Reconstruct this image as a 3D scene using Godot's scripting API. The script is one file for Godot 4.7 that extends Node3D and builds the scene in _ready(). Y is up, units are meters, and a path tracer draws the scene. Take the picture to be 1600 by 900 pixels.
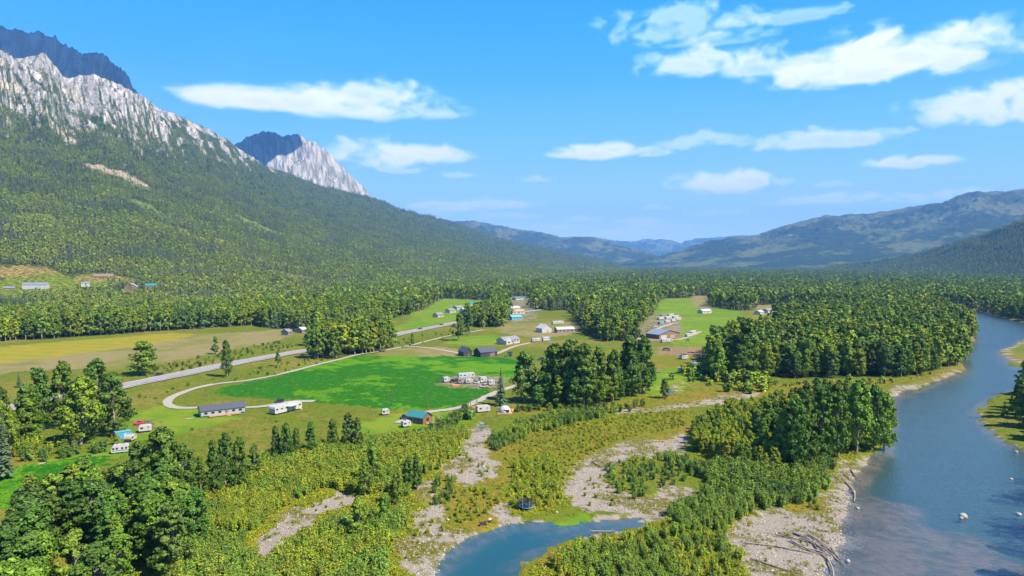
extends Node3D
# A river valley seen from 67 m above its floor. Units are metres, y is up, the valley runs towards -z.

const FLOOR_X := 1000            # the land-use map covers x -1000..1000 and z -60..-1460, one cell per metre
const FLOOR_Z := 1400
enum {MEADOW, CROP, HAY, STUBBLE, LAWN, GRAVEL, RIVER, POND, WOODS, SCRUB, SOIL, TILLED, DRY, DIRTPAD}
var land := PackedByteArray()
var rng := RandomNumberGenerator.new()
var na := FastNoiseLite.new()    # coarse
var nb := FastNoiseLite.new()    # medium
var nc := FastNoiseLite.new()    # fine
var nr := FastNoiseLite.new()    # ridged, for rock
var used := {}


func numbered(called: String) -> String:
	if not used.has(called):
		used[called] = 0
		return called
	used[called] += 1
	return "%s_%03d" % [called, used[called]]


func tag(o: Node, label := "", category := "", group := "", kind := "") -> Node:
	if label: o.set_meta("label", label)
	if category: o.set_meta("category", category)
	if group: o.set_meta("group", group)
	if kind: o.set_meta("kind", kind)
	return o


func mat(c: Color, rough := 0.8, metal := 0.0) -> StandardMaterial3D:
	var m := StandardMaterial3D.new()
	m.albedo_color = c.linear_to_srgb()
	m.roughness = rough
	m.metallic = metal
	return m


func _ready() -> void:
	rng.seed = 7
	setup_noise()
	camera_and_light()
	paint_land()
	build_valley_floor()
	build_mountains()
	build_water()
	build_roads()
	build_trees()
	build_things()


func setup_noise() -> void:
	for a in [[na, 11, 1.0 / 90.0, 4], [nb, 23, 1.0 / 18.0, 4], [nc, 37, 1.0 / 4.0, 3], [nr, 51, 1.0 / 420.0, 6]]:
		var n: FastNoiseLite = a[0]
		n.seed = a[1]
		n.frequency = a[2]
		n.noise_type = FastNoiseLite.TYPE_SIMPLEX_SMOOTH
		n.fractal_type = FastNoiseLite.FRACTAL_FBM
		n.fractal_octaves = a[3]
	nr.fractal_type = FastNoiseLite.FRACTAL_RIDGED


func camera_and_light() -> void:
	var cam := Camera3D.new()
	cam.name = "camera"
	cam.position = Vector3(0, 67, 0)
	cam.rotation_degrees.x = -2.147
	cam.fov = 45.74
	cam.near = 1.0
	cam.far = 80000.0
	add_child(cam)
	var sun := DirectionalLight3D.new()
	sun.name = "sun"
	sun.light_color = Color(1.0, 0.95, 0.86)
	sun.light_energy = 1.25
	sun.light_angular_distance = 0.5
	sun.shadow_enabled = true
	sun.directional_shadow_max_distance = 8000.0
	add_child(sun)
	sun.look_at_from_position(Vector3(0.80, 1.12, 0.46) * 100.0, Vector3.ZERO)
	var e := Environment.new()
	e.background_mode = Environment.BG_SKY
	e.background_energy_multiplier = 0.455
	e.tonemap_mode = Environment.TONE_MAPPER_LINEAR
	e.tonemap_exposure = 3.05
	e.sdfgi_enabled = true
	e.ssao_enabled = true
	e.ssil_enabled = true
	e.fog_enabled = true
	e.fog_density = 0.000052
	e.fog_light_color = Color(0.45, 0.715, 1.0)
	var sky := Sky.new()
	var pan := PanoramaSkyMaterial.new()
	pan.panorama = ImageTexture.create_from_image(sky_image())
	sky.sky_material = pan
	e.sky = sky
	var w := WorldEnvironment.new()
	w.name = "daylight"
	w.environment = e
	add_child(w)


# ---------------------------------------------------------------- sky
func sky_image() -> Image:
	var w := 4096
	var h := 2048
	var im := Image.create(w, h, false, Image.FORMAT_RGB8)
	var g := Gradient.new()
	g.offsets = PackedFloat32Array([0.0, 0.03, 0.09, 0.17, 0.25, 0.42, 1.0])
	g.colors = PackedColorArray([Color8(238, 246, 252), Color8(206, 231, 251), Color8(138, 198, 247), Color8(74, 167, 246), Color8(38, 148, 244), Color8(12, 104, 214), Color8(8, 78, 182)])
	for y in h:
		var el := (0.5 - (y + 0.5) / h) * 180.0
		im.fill_rect(Rect2i(0, y, w, 1), g.sample(clampf(el / 90.0, 0.0, 1.0)) if el >= 0.0 else Color8(168, 205, 232))
	# each cloud: azimuth right of -z, elevation, half width, half height (degrees), cover
	var seen: Array = [-15.07, 12.43, 11.28, 1.72, 1.00, -19.43, 12.34, 6.44, 1.24, 0.90, -10.52, 13.34, 5.10, 1.40, 0.80, -5.83, 12.09, 1.88, 0.59, 0.40, -10.29, 8.64, 6.44, 1.50, 1.00, -9.52, 7.53, 3.49, 0.43, 0.55, -4.26, 7.15, 2.15, 0.32, 0.50, 13.52, 18.20, 6.44, 1.93, 0.62, 21.90, 18.12, 5.10, 0.70, 0.55, 16.49, 17.05, 5.37, 0.59, 0.45, 15.04, 15.30, 5.64, 1.50, 0.85, 22.63, 14.66, 6.98, 1.18, 0.70, 29.06, 14.43, 10.74, 2.47, 1.00, 26.17, 13.65, 6.98, 1.24, 0.90, 35.21, 10.40, 6.44, 1.88, 0.95, 7.64, 8.91, 4.73, 0.86, 1.00, 16.09, 9.53, 4.56, 0.97, 0.60, 24.51, 9.04, 5.37, 0.97, 0.75, 24.14, 9.86, 1.34, 0.48, 0.50, 28.75, 9.44, 2.15, 0.38, 0.45, 30.01, 7.12, 3.22, 0.64, 0.90, 17.49, 6.39, 4.56, 1.07, 1.00, 17.84, 5.63, 2.95, 0.38, 0.60, -3.21, 4.69, 5.64, 0.75, 0.70, 1.76, 6.85, 1.61, 0.32, 0.50, 25.02, 4.73, 4.56, 0.54, 0.65, 30.06, 4.52, 2.15, 0.38, 0.60, 33.15, 4.73, 1.88, 0.48, 0.60, 11.87, 4.44, 1.07, 0.27, 0.55, 16.64, 3.94, 2.95, 0.27, 0.50, 5.87, 3.56, 1.88, 0.30, 0.65, 10.59, 3.36, 2.42, 0.38, 0.60, 4.28, 2.88, 2.95, 0.27, 0.50, 12.13, 2.88, 3.22, 0.27, 0.45, 0.00, 3.85, 2.95, 0.38, 0.55, 25.00, 5.88, 1.61, 0.32, 0.40, 9.03, 2.33, 2.95, 0.32, 0.60, -5.87, 4.25, 2.42, 0.64, 0.50]
	var others := RandomNumberGenerator.new()
	others.seed = 5
	for i in 90:
		var az := others.randf_range(44.0, 316.0)
		var el := 3.0 + 34.0 * pow(others.randf(), 1.6)
		var hw := others.randf_range(2.0, 9.0) * (0.5 + el / 22.0)
		seen.append_array([az, el, hw, hw * others.randf_range(0.1, 0.2), others.randf_range(0.45, 1.0)])
	var n1 := FastNoiseLite.new()
	n1.seed = 3
	n1.noise_type = FastNoiseLite.TYPE_SIMPLEX_SMOOTH
	n1.fractal_octaves = 6
	n1.frequency = 0.42
	for k in range(0, seen.size(), 5):
		var az: float = seen[k]
		var el: float = seen[k + 1]
		var hw: float = seen[k + 2] * 1.12
		var hh: float = seen[k + 3] * 1.15
		var cover: float = seen[k + 4]
		var stretch := clampf(hw / hh / 3.2, 0.8, 2.6)
		var zoom := clampf(0.8 / hh, 0.55, 3.2)
		for y in range(int((0.5 - (el + hh * 1.7) / 180.0) * h), int((0.5 - (el - hh * 1.7) / 180.0) * h) + 1):
			if y < 0 or y >= h: continue
			var v := ((0.5 - (y + 0.5) / h) * 180.0 - el) / hh
			for x in range(int(floor((az - hw * 1.25) / 360.0 * w)), int((az + hw * 1.25) / 360.0 * w) + 1):
				var u := ((x + 0.5) / w * 360.0 - az) / hw
				var px := u * hw / stretch * zoom * 1.6
				var py := v * hh * zoom * 1.6
				var warp := n1.get_noise_3d(px * 0.6 + 40.0, py * 0.9, k * 3.1)
				var n := n1.get_noise_3d(px + warp * 1.3, py * 1.25, k * 7.7)
				# flat underside, billowing top
				var vv := v * (1.0 if v > 0.0 else 1.7)
				var shape := 1.0 - u * u * 0.95 - vv * vv * 0.9
				var d := shape + n * lerpf(1.15, 0.78, clampf(cover * 2.0 - 1.0, 0.0, 1.0)) - 0.12
				var a := smoothstep(0.05, 0.85, d) * cover
				if a <= 0.004: continue
				var thick := clampf(d * 0.9, 0.0, 1.0)
				var under := clampf(0.55 - v * 0.5 + n * 0.5, 0.0, 1.0)
				var c := Color(1.0, 1.0, 1.0).lerp(Color(0.80, 0.86, 0.93), under * thick * 0.75)
				var xx := posmod(x, w)
				im.set_pixel(xx, y, im.get_pixel(xx, y).lerp(c, a))
	return im


# ---------------------------------------------------------------- land use
func paint(flat: Array, id: int) -> void:
	var n := flat.size() / 2
	var z0 := 1e9
	var z1 := -1e9
	for i in n:
		z0 = minf(z0, -flat[i * 2 + 1])
		z1 = maxf(z1, -flat[i * 2 + 1])
	for row in range(maxi(0, int(z0) - 60), mini(FLOOR_Z - 1, int(z1) - 59) + 1):
		var z := -(row + 60.5)
		var cuts := PackedFloat32Array()
		for i in n:
			var az: float = flat[i * 2 + 1]
			var bz: float = flat[(i + 1) % n * 2 + 1]
			if (az > z) != (bz > z):
				var ax: float = flat[i * 2]
				cuts.append(ax + (flat[(i + 1) % n * 2] - ax) * (z - az) / (bz - az))
		cuts.sort()
		for i in range(0, cuts.size() - 1, 2):
			for x in range(maxi(0, int(cuts[i]) + FLOOR_X), mini(2 * FLOOR_X - 1, int(cuts[i + 1]) + FLOOR_X) + 1):
				land[row * 2 * FLOOR_X + x] = id


func land_at(x: float, z: float) -> int:
	if x <= -FLOOR_X or x >= FLOOR_X or z > -60.0 or z <= -60.0 - FLOOR_Z:
		return WOODS if z < -900.0 else MEADOW
	return land[int(-z - 60.0) * 2 * FLOOR_X + int(x + FLOOR_X)]


func rough_land(x: float, z: float) -> int:   # the same with uneven edges
	var k := 0.6 + 0.006 * -z
	return land_at(x + nb.get_noise_2d(x, z) * 4.5 + nc.get_noise_2d(x, z) * 1.6 * k, z + nb.get_noise_2d(z + 300.0, x) * 5.0 + nc.get_noise_2d(z, x + 90.0) * 2.0 * k)


func paint_land() -> void:
	land.resize(2 * FLOOR_X * FLOOR_Z)
	land.fill(MEADOW)
	paint([-1000.0, -950.0, 1000.0, -950.0, 1000.0, -1500.0, -1000.0, -1500.0], WOODS)
	# left: woods along the slope, hay fields before them
	paint([-596.0, -527.8, -432.6, -574.8, -344.6, -666.5, -277.1, -728.0, -195.0, -648.3, -149.0, -792.9, -134.1, -892.3, -88.2, -939.4, -122.9, -1190.6, -1340.9, -1190.6], WOODS)
	paint([-505.1, -487.8, -406.3, -539.8, -373.7, -584.3, -325.0, -642.4, -296.7, -631.0, -251.4, -660.3, -216.9, -699.3, -201.1, -594.1, -220.4, -498.1, -233.4, -450.6, -272.2, -431.4, -310.0, -411.3, -388.2, -374.3], STUBBLE)
	paint([-505.1, -487.8, -406.3, -539.8, -373.7, -584.3, -325.0, -642.4, -296.7, -631.0, -292.0, -574.8, -313.5, -512.5, -330.8, -474.7, -341.6, -453.5, -421.4, -406.6], HAY)
	# woods that stand on the valley floor
	paint([115.4, -380.3, 149.0, -395.2, 197.4, -395.2, 233.5, -399.7, 285.6, -439.4, 350.8, -516.2, 504.6, -751.0, 550.1, -915.3, 441.1, -939.4, 309.2, -792.9, 256.4, -699.3, 239.4, -728.0, 175.9, -570.2, 131.9, -459.4], WOODS)
	paint([67.6, -574.8, 109.9, -584.3, 139.2, -672.9, 184.4, -892.3, 177.2, -1020.2, 90.6, -964.9, 64.0, -648.3], WOODS)
	paint([-42.7, -699.3, -13.4, -713.4, 0.0, -811.0, -4.7, -991.8, -48.5, -939.4, -54.9, -811.0], WOODS)
	paint([-164.2, -516.2, -147.9, -487.8, -126.8, -456.4, -111.7, -465.4, -101.0, -487.8, -96.6, -523.9, -109.3, -599.1, -131.5, -699.3, -157.8, -699.3, -167.6, -594.1], WOODS)
	# farmland in the middle
	paint([-126.4, -685.8, -115.3, -767.3, -70.2, -849.7, -58.1, -792.9, -82.9, -735.5, -118.4, -642.4], LAWN)
	paint([-172.7, -359.0, -146.4, -408.9, -132.3, -468.5, -111.7, -494.6, -79.5, -527.8, -24.4, -648.3, 65.7, -699.3, 89.4, -474.7, 10.6, -374.3, -11.7, -308.7, -52.6, -278.2, -85.8, -283.8, -119.7, -253.2, -143.7, -253.2, -160.9, -283.8, -157.4, -308.7], MEADOW)
	paint([-156.0, -351.9, -155.6, -368.4, -141.5, -395.2, -134.1, -442.1, -122.7, -465.4, -110.2, -487.8, -73.0, -484.5, -36.7, -487.8, 0.0, -474.7, 12.2, -431.4, 0.0, -390.8, -13.3, -351.9, -25.4, -317.1, -43.5, -307.4, -58.3, -308.7, -71.8, -317.1, -91.8, -324.4, -112.8, -332.0, -129.6, -336.8, -145.1, -341.7], CROP)
	paint([-171.8, -298.3, -161.0, -317.1, -142.8, -308.7, -114.9, -289.7, -125.0, -281.6, -132.6, -264.6, -140.1, -253.2, -156.1, -270.7], LAWN)
	paint([-58.2, -293.3, -49.3, -298.3, -28.8, -304.7, -18.9, -308.7, -16.4, -289.7, -28.6, -275.0, -40.9, -270.7, -59.2, -260.7, -72.2, -272.8], LAWN)
	paint([-98.6, -523.9, -56.3, -544.0, -36.4, -516.2, -36.7, -487.8, -73.0, -484.5, -96.4, -487.8], STUBBLE)
	paint([-56.8, -604.2, -17.8, -631.0, 0.0, -594.1, -7.9, -556.8, -33.3, -544.0, -52.4, -556.8], LAWN)
	paint([-13.7, -728.0, 21.4, -759.1, 72.1, -767.3, 75.6, -699.3, 52.9, -625.5, 22.9, -609.4, -12.2, -648.3], STUBBLE)
	paint([44.7, -474.7, 79.5, -527.8, 87.9, -491.2, 69.1, -431.4, 40.6, -431.4], DRY)
	paint([-42.1, -372.3, -39.6, -393.0, -30.5, -404.2, -9.4, -399.7, -3.5, -374.3, -10.3, -362.7, -29.1, -362.7], DIRTPAD)
	# right: fields round the grey barn
	paint([174.5, -728.0, 213.0, -839.7, 279.4, -849.7, 296.0, -759.1, 274.6, -679.3, 212.3, -594.1, 163.8, -544.0, 128.0, -544.0, 146.4, -594.1], LAWN)
	paint([115.2, -544.0, 165.1, -539.8, 140.5, -484.5, 102.7, -491.2], TILLED)
	paint([98.7, -487.8, 135.9, -481.2, 114.5, -442.1, 82.8, -418.6], DRY)
	paint([82.8, -418.6, 114.5, -442.1, 111.7, -395.2, 76.6, -338.4, 66.4, -351.9], LAWN)
	paint([189.1, -915.3, 217.9, -892.3, 184.9, -751.0, 148.1, -594.1, 114.5, -579.5, 107.9, -620.0], DIRTPAD)
	paint([215.5, -1020.2, 242.5, -1050.3, 217.0, -939.4, 190.8, -915.3], LAWN)
	# left field by the camera
	paint([-191.6, -202.0, -163.5, -215.7, -159.0, -226.9, -150.0, -233.0, -139.1, -231.4, -134.1, -217.8, -134.1, -208.0, -135.9, -193.6, -139.3, -183.4, -152.4, -160.2], CROP)
	paint([-159.0, -226.9, -154.0, -239.3, -141.3, -253.2, -129.5, -244.3, -133.2, -234.5, -139.1, -231.4, -150.0, -233.0], LAWN)
	paint([-152.3, -270.7, -159.6, -283.8, -156.7, -288.5, -148.6, -283.8, -143.6, -272.8, -144.9, -266.6], SOIL)
	paint([666.7, -991.8, 621.4, -870.5, 596.0, -792.9, 558.7, -660.3, 546.3, -527.8, 1229.2, -1190.6, 782.2, -1190.6], WOODS)
	# clearings further up the valley
	paint([188.1, -870.5, 210.0, -860.0, 250.4, -860.0, 287.3, -849.7, 317.6, -939.4, 295.8, -1050.3, 347.2, -1275.8, 287.3, -1275.8, 218.9, -1050.3], LAWN)
	paint([273.0, -1020.2, 288.7, -991.8, 402.3, -1374.2, 361.0, -1374.2], STUBBLE)
	paint([303.3, -849.7, 410.7, -892.3, 483.1, -1050.3, 386.0, -1082.2], STUBBLE)
	paint([-114.1, -759.1, -48.4, -792.9, -30.3, -849.7, -33.5, -1190.6, -131.7, -1275.8, -126.8, -964.9, -134.1, -892.3], LAWN)
	paint([-5.6, -751.0, 26.1, -792.9, 41.3, -1374.2, -9.9, -1323.2], DIRTPAD)
	for r in [[-151.1, -474.7, -102.3, -604.2, -118.9, -672.9, -171.3, -527.8]]: paint(r, MEADOW)
	# scrub and old river channels
	paint([-95.8, -202.0, -84.4, -234.5, -66.3, -250.5, -39.7, -262.6, -17.2, -279.3, -14.8, -253.2, -20.6, -217.8, -24.7, -185.9, -27.1, -167.9, -27.1, -149.8, -24.4, -127.7, -85.3, -127.7, -87.8, -167.9], SCRUB)
	paint([-13.9, -244.3, 0.0, -278.2, 17.1, -302.1, 37.9, -308.7, 58.3, -308.7, 81.6, -308.7, 70.4, -270.7, 48.9, -258.8, 29.5, -240.2, 18.3, -214.4, 14.1, -185.9, 7.7, -181.1, 0.0, -181.1, -3.6, -191.0, 0.0, -211.2, -6.2, -217.8], SCRUB)
	paint([-2.4, -253.2, 15.6, -275.0, 53.6, -283.8, 75.4, -295.8, 69.5, -264.6, 47.9, -253.2, 29.2, -237.7, 18.9, -221.2, 11.4, -240.2], DRY)
	paint([67.0, -253.2, 78.9, -278.2, 116.6, -308.7, 166.0, -338.4, 187.1, -330.5, 143.7, -253.2, 112.5, -228.4, 90.6, -191.0, 68.8, -181.1, 57.5, -167.9, 50.6, -143.6, 43.9, -127.7, 1.2, -127.7, 4.5, -156.6, 15.7, -164.8, 32.5, -171.2, 49.4, -185.9, 61.1, -208.0], SCRUB)
	paint([64.5, -341.7, 137.6, -374.3, 221.0, -390.8, 284.4, -431.4, 284.1, -423.6, 211.7, -374.3, 128.9, -341.7, 92.3, -325.9, 58.3, -308.7, 40.8, -308.7], DRY)
	paint([-29.8, -196.3, -23.0, -221.2, -13.9, -244.3, 0.0, -253.2, 6.5, -228.4, 0.0, -211.2, -5.7, -202.0, -1.8, -185.9, -6.6, -174.3, -15.6, -164.0, -18.4, -176.5, -24.1, -181.1], DRY)
	paint([3.0, -156.6, 15.7, -164.8, 24.7, -162.1, 14.6, -153.1, 4.2, -146.6], DRY)
	# gravel
	paint([-17.7, -275.0, -9.9, -275.0, -8.1, -266.6, -11.5, -253.2, -11.4, -240.2, -6.0, -226.9, -5.1, -215.7, -9.0, -211.2, -12.4, -200.9, -16.7, -206.8, -22.0, -211.2, -24.8, -217.8, -21.5, -226.9, -19.0, -244.3], GRAVEL)
	paint([-5.6, -185.9, -1.8, -188.4, -0.3, -175.6, -4.1, -171.2, -6.8, -178.7], GRAVEL)
	paint([-25.6, -185.9, -23.2, -191.0, -20.3, -175.6, -17.6, -168.8, -11.9, -167.1, -5.7, -170.0, -10.1, -163.2, -14.8, -155.9, -15.6, -142.1, -17.1, -127.7, -22.6, -127.7, -25.4, -149.8, -27.4, -160.2, -23.8, -167.1, -26.7, -175.6], GRAVEL)
	paint([-61.0, -153.8, -62.0, -164.8, -61.6, -175.1, -58.1, -184.4, -55.3, -194.2, -49.7, -198.6, -46.0, -187.9, -52.2, -180.1, -55.1, -170.4, -58.2, -163.2, -58.0, -152.4], GRAVEL)
	paint([-28.7, -199.1, -29.0, -211.2, -26.0, -208.0, -23.5, -193.6, -25.2, -189.9], GRAVEL)
	paint([14.5, -196.3, 18.8, -215.7, 27.8, -234.5, 38.8, -248.7, 50.6, -255.0, 67.5, -264.6, 63.8, -244.3, 50.4, -231.4, 41.1, -234.5, 31.6, -222.6, 26.5, -206.8, 30.2, -199.1, 38.3, -192.0, 48.2, -203.2, 54.0, -199.7, 51.0, -192.0, 45.2, -186.9, 39.8, -178.3, 31.2, -173.0, 31.6, -180.1, 22.5, -182.0, 16.6, -183.9], GRAVEL)
	paint([44.8, -306.1, 59.3, -314.3, 74.8, -317.1, 90.0, -328.9, 106.4, -341.7, 126.1, -353.7, 123.1, -341.7, 105.5, -328.9, 90.2, -318.5, 69.7, -307.4, 45.1, -298.3], GRAVEL)
	paint([53.3, -164.8, 60.3, -176.5, 71.4, -183.4, 83.4, -186.9, 95.8, -202.0, 111.3, -226.9, 125.4, -234.5, 122.9, -226.9, 101.5, -196.3, 83.5, -160.2, 74.1, -148.2, 62.4, -127.7, 43.9, -127.7, 52.4, -146.6, 52.1, -156.6], GRAVEL)
	paint([75.9, -185.9, 85.6, -192.0, 90.1, -189.9, 82.9, -182.0, 75.6, -181.1], DRY)
	paint([186.8, -338.4, 207.4, -366.5, 228.2, -378.3, 282.7, -428.7, 288.3, -426.2, 266.7, -404.2, 220.0, -370.3, 184.5, -325.9], GRAVEL)
	paint([372.8, -570.2, 437.0, -636.7, 439.9, -625.5, 410.7, -594.1, 361.0, -548.2], GRAVEL)
	# river and pond
	paint([61.0, -127.7, 75.3, -149.8, 83.2, -160.2, 94.6, -185.9, 108.5, -208.0, 124.9, -232.2, 135.9, -244.3, 158.8, -283.8, 172.0, -308.7, 189.1, -335.2, 221.2, -366.5, 259.9, -399.7, 286.7, -426.2, 311.0, -468.5, 358.3, -544.0, 404.5, -589.1, 459.7, -679.3, 595.0, -892.3, 606.6, -849.7, 576.7, -767.3, 548.6, -648.3, 529.3, -625.5, 493.9, -636.7, 441.4, -594.1, 370.2, -516.2, 320.7, -439.4, 350.8, -413.7, 335.2, -395.2, 279.4, -370.3, 252.3, -351.9, 223.9, -325.9, 209.9, -308.7, 193.3, -278.2, 183.2, -253.2, 183.5, -239.3, 158.0, -202.0, 128.0, -160.2, 103.6, -127.7], RIVER)
	paint([672.3, -1005.8, 606.6, -849.7, 587.7, -881.3, 608.7, -939.4, 604.4, -1005.8, 626.7, -1035.0], RIVER)
	paint([370.0, -520.0, 450.7, -599.1, 442.4, -584.3, 374.1, -516.2, 350.9, -474.7, 348.2, -459.4, 333.2, -439.4, 341.8, -468.5], GRAVEL)
	paint([-18.3, -127.7, -17.3, -142.1, -15.8, -150.5, -12.7, -157.6, -8.6, -164.8, -4.0, -170.4, 0.0, -173.8, 6.7, -176.0, 10.1, -171.2, 16.5, -173.8, 27.1, -178.3, 35.9, -180.1, 37.2, -178.3, 30.4, -173.0, 22.5, -168.8, 15.9, -166.7, 9.4, -164.0, 4.6, -160.9, 2.2, -155.9, 0.7, -148.2, 0.0, -127.7], POND)
	paint([11.0, -175.6, 13.5, -178.3, 21.3, -179.2, 19.7, -175.6, 14.7, -172.1, 11.1, -172.5], LAWN)
	paint([79.6, -359.0, 85.7, -366.5, 94.9, -378.3, 95.3, -374.3, 85.3, -359.0, 81.1, -346.7, 77.1, -345.0], POND)
	paint([-16.5, -281.6, -13.0, -286.2, -10.6, -279.3, -13.4, -272.8], POND)


func wetness(x: float, z: float) -> float:   # 0 on land .. 1 well inside river or pond
	var wx := x + nb.get_noise_2d(x, z) * 2.5
	var wz := z + nb.get_noise_2d(z + 500.0, x) * 2.5
	var c := 0.0
	for r: float in [2.0, 5.0, 9.0]:
		for i in 6:
			var a := i * PI / 3.0 + r
			var l := land_at(wx + cos(a) * r, wz + sin(a) * r)
			if l == RIVER or l == POND: c += 1.0
	return c / 18.0


func floor_height(x: float, z: float) -> float:
	var y := na.get_noise_2d(x, z) * 0.5 + nb.get_noise_2d(x, z) * 0.25
	if z > -60.0 or z < -1460.0 or absf(x) > 995.0: return y
	var l := land_at(x, z)
	if l == CROP or l == LAWN or l == HAY or l == TILLED or l == STUBBLE or l == DIRTPAD: y *= 0.3
	elif l == GRAVEL or l == DRY: y = y * 0.8 - 0.25 + nc.get_noise_2d(x, z) * 0.12
	var near_water := false
	for d in [[0, 0], [12, 0], [-12, 0], [0, 12], [0, -12]]:
		var q := land_at(x + d[0], z + d[1])
		if q == RIVER or q == POND: near_water = true
	if near_water:
		y -= 2.4 * smoothstep(0.0, 1.0, wetness(x, z))
		# a shallow shelf of brown stones along the inside of the lower bend
		var shelf := Vector2((x - 90.0) / 27.0, (z + 158.0) / 50.0).length() + nb.get_noise_2d(x * 0.6, z * 0.6) * 0.4
		if shelf < 1.3: y = maxf(y, lerpf(-1.15, -2.4, smoothstep(0.55, 1.3, shelf)) + nc.get_noise_2d(x, z) * 0.12)
	return y


func land_color(l: int, x: float, z: float, y: float) -> Color:
	var a := na.get_noise_2d(x, z)
	var b := nb.get_noise_2d(x, z)
	var c := nc.get_noise_2d(x, z)
	var col: Color
	match l:
		CROP:
			col = Color(0.020, 0.125, 0.003).lerp(Color(0.085, 0.215, 0.004), smoothstep(0.06, 0.20, a * 0.9 + b * 0.5 + c * 0.3))
			col = col.lerp(Color(0.14, 0.27, 0.03), smoothstep(0.3, 0.55, c) * 0.5)
		HAY: col = Color(0.27, 0.225, 0.022).lerp(Color(0.20, 0.215, 0.02), smoothstep(-0.2, 0.4, b + 0.4 * sin(z * 0.35 - x * 0.08)))
		STUBBLE: col = Color(0.24, 0.205, 0.085).lerp(Color(0.17, 0.18, 0.04), smoothstep(-0.1, 0.5, a + b * 0.7))
		LAWN: col = Color(0.10, 0.20, 0.010).lerp(Color(0.16, 0.225, 0.018), smoothstep(-0.3, 0.4, b + a * 0.7 + c * 0.3))
		GRAVEL:
			col = Color(0.34, 0.30, 0.245).lerp(Color(0.25, 0.22, 0.175), smoothstep(-0.2, 0.5, b + c * 0.8))
			col = col.lerp(Color(0.16, 0.15, 0.03), smoothstep(0.06, 0.26, a * 0.4 + b * 0.8 + c * 0.6))
		RIVER, POND: col = Color(0.25, 0.18, 0.13).lerp(Color(0.13, 0.115, 0.08), smoothstep(-0.3, 0.5, b + c)).lerp(Color(0.04, 0.095, 0.10), smoothstep(-1.45, -2.1, y))
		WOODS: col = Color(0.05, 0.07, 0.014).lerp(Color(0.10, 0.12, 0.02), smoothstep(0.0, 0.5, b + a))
		SCRUB: col = Color(0.13, 0.165, 0.008).lerp(Color(0.19, 0.195, 0.012), smoothstep(-0.3, 0.4, b + c * 0.5))
		SOIL: col = Color(0.16, 0.10, 0.06)
		TILLED: col = Color(0.27, 0.195, 0.09).lerp(Color(0.22, 0.16, 0.075), smoothstep(-0.3, 0.4, c))
		DRY: col = Color(0.21, 0.17, 0.022).lerp(Color(0.15, 0.17, 0.012), smoothstep(-0.25, 0.3, b + c * 0.5 + a))
		DIRTPAD: col = Color(0.24, 0.21, 0.15).lerp(Color(0.13, 0.16, 0.03), smoothstep(-0.1, 0.3, b + c * 0.5))
		_:
			col = Color(0.125, 0.165, 0.012).lerp(Color(0.20, 0.18, 0.032), smoothstep(-0.1, 0.45, a + b * 0.6))
			col = col.lerp(Color(0.06, 0.09, 0.012), smoothstep(0.1, 0.5, c + b * 0.4) * 0.6)
	return col


func ground_texture(s: int, freq: float, lo: float, hi: float) -> NoiseTexture2D:
	var n := FastNoiseLite.new()
	n.seed = s
	n.frequency = freq
	n.fractal_octaves = 5
	var t := NoiseTexture2D.new()
	t.width = 512
	t.height = 512
	t.seamless = true
	t.noise = n
	var g := Gradient.new()
	g.offsets = PackedFloat32Array([0.2, 0.8])
	g.colors = PackedColorArray([Color(lo, lo, lo), Color(hi, hi, hi)])
	t.color_ramp = g
	return t


func ground_material(tile: float, lo: float, hi: float, relief: float, freq := 0.03) -> StandardMaterial3D:
	var m := StandardMaterial3D.new()
	m.vertex_color_use_as_albedo = true
	m.albedo_color = Color(0.5, 0.5, 0.5).linear_to_srgb()   # vertex colours are stored doubled, for their precision
	m.roughness = 0.95
	m.metallic_specular = 0.2
	m.albedo_texture = ground_texture(int(tile * 10.0), freq, lo, hi)
	m.uv1_triplanar = true
	m.uv1_world_triplanar = true
	m.uv1_scale = Vector3.ONE / tile
	if relief > 0.0:
		m.heightmap_enabled = true
		m.heightmap_texture = m.albedo_texture
		m.heightmap_scale = relief
	return m


# a sheet of (columns x rows) points; cells that `pick` gives the same name go into one mesh
func sheets(pos: PackedVector3Array, col: PackedColorArray, cols: int, names: PackedByteArray) -> Dictionary:
	var rows := pos.size() / cols
	var nor := PackedVector3Array()
	nor.resize(pos.size())
	for j in rows:
		for i in cols:
			var a := pos[j * cols + mini(i + 1, cols - 1)] - pos[j * cols + maxi(i - 1, 0)]
			var b := pos[mini(j + 1, rows - 1) * cols + i] - pos[maxi(j - 1, 0) * cols + i]
			var n := b.cross(a).normalized()
			nor[j * cols + i] = n if n.y >= 0.0 else -n
	var flip := (pos[cols] - pos[0]).cross(pos[1] - pos[0]).y < 0.0
	var out := {}
	var kinds := {}
	for v in names: kinds[v] = true
	for kind in kinds:
		if kind == 255: continue
		var remap := PackedInt32Array()
		remap.resize(pos.size())
		remap.fill(-1)
		var p := PackedVector3Array()
		var n := PackedVector3Array()
		var c := PackedColorArray()
		var ix := PackedInt32Array()
		for j in rows - 1:
			for i in cols - 1:
				var k := j * cols + i
				if names[k] != kind: continue
				for q in ([k, k + 1, k + cols, k + 1, k + cols + 1, k + cols] if not flip else [k, k + cols, k + 1, k + 1, k + cols, k + cols + 1]):
					if remap[q] < 0:
						remap[q] = p.size()
						p.append(pos[q])
						n.append(nor[q])
						c.append(col[q] * 2.0)
					ix.append(remap[q])
		var arr := []
		arr.resize(Mesh.ARRAY_MAX)
		arr[Mesh.ARRAY_VERTEX] = p
		arr[Mesh.ARRAY_NORMAL] = n
		arr[Mesh.ARRAY_COLOR] = c
		arr[Mesh.ARRAY_INDEX] = ix
		out[kind] = arr
	return out


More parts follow.
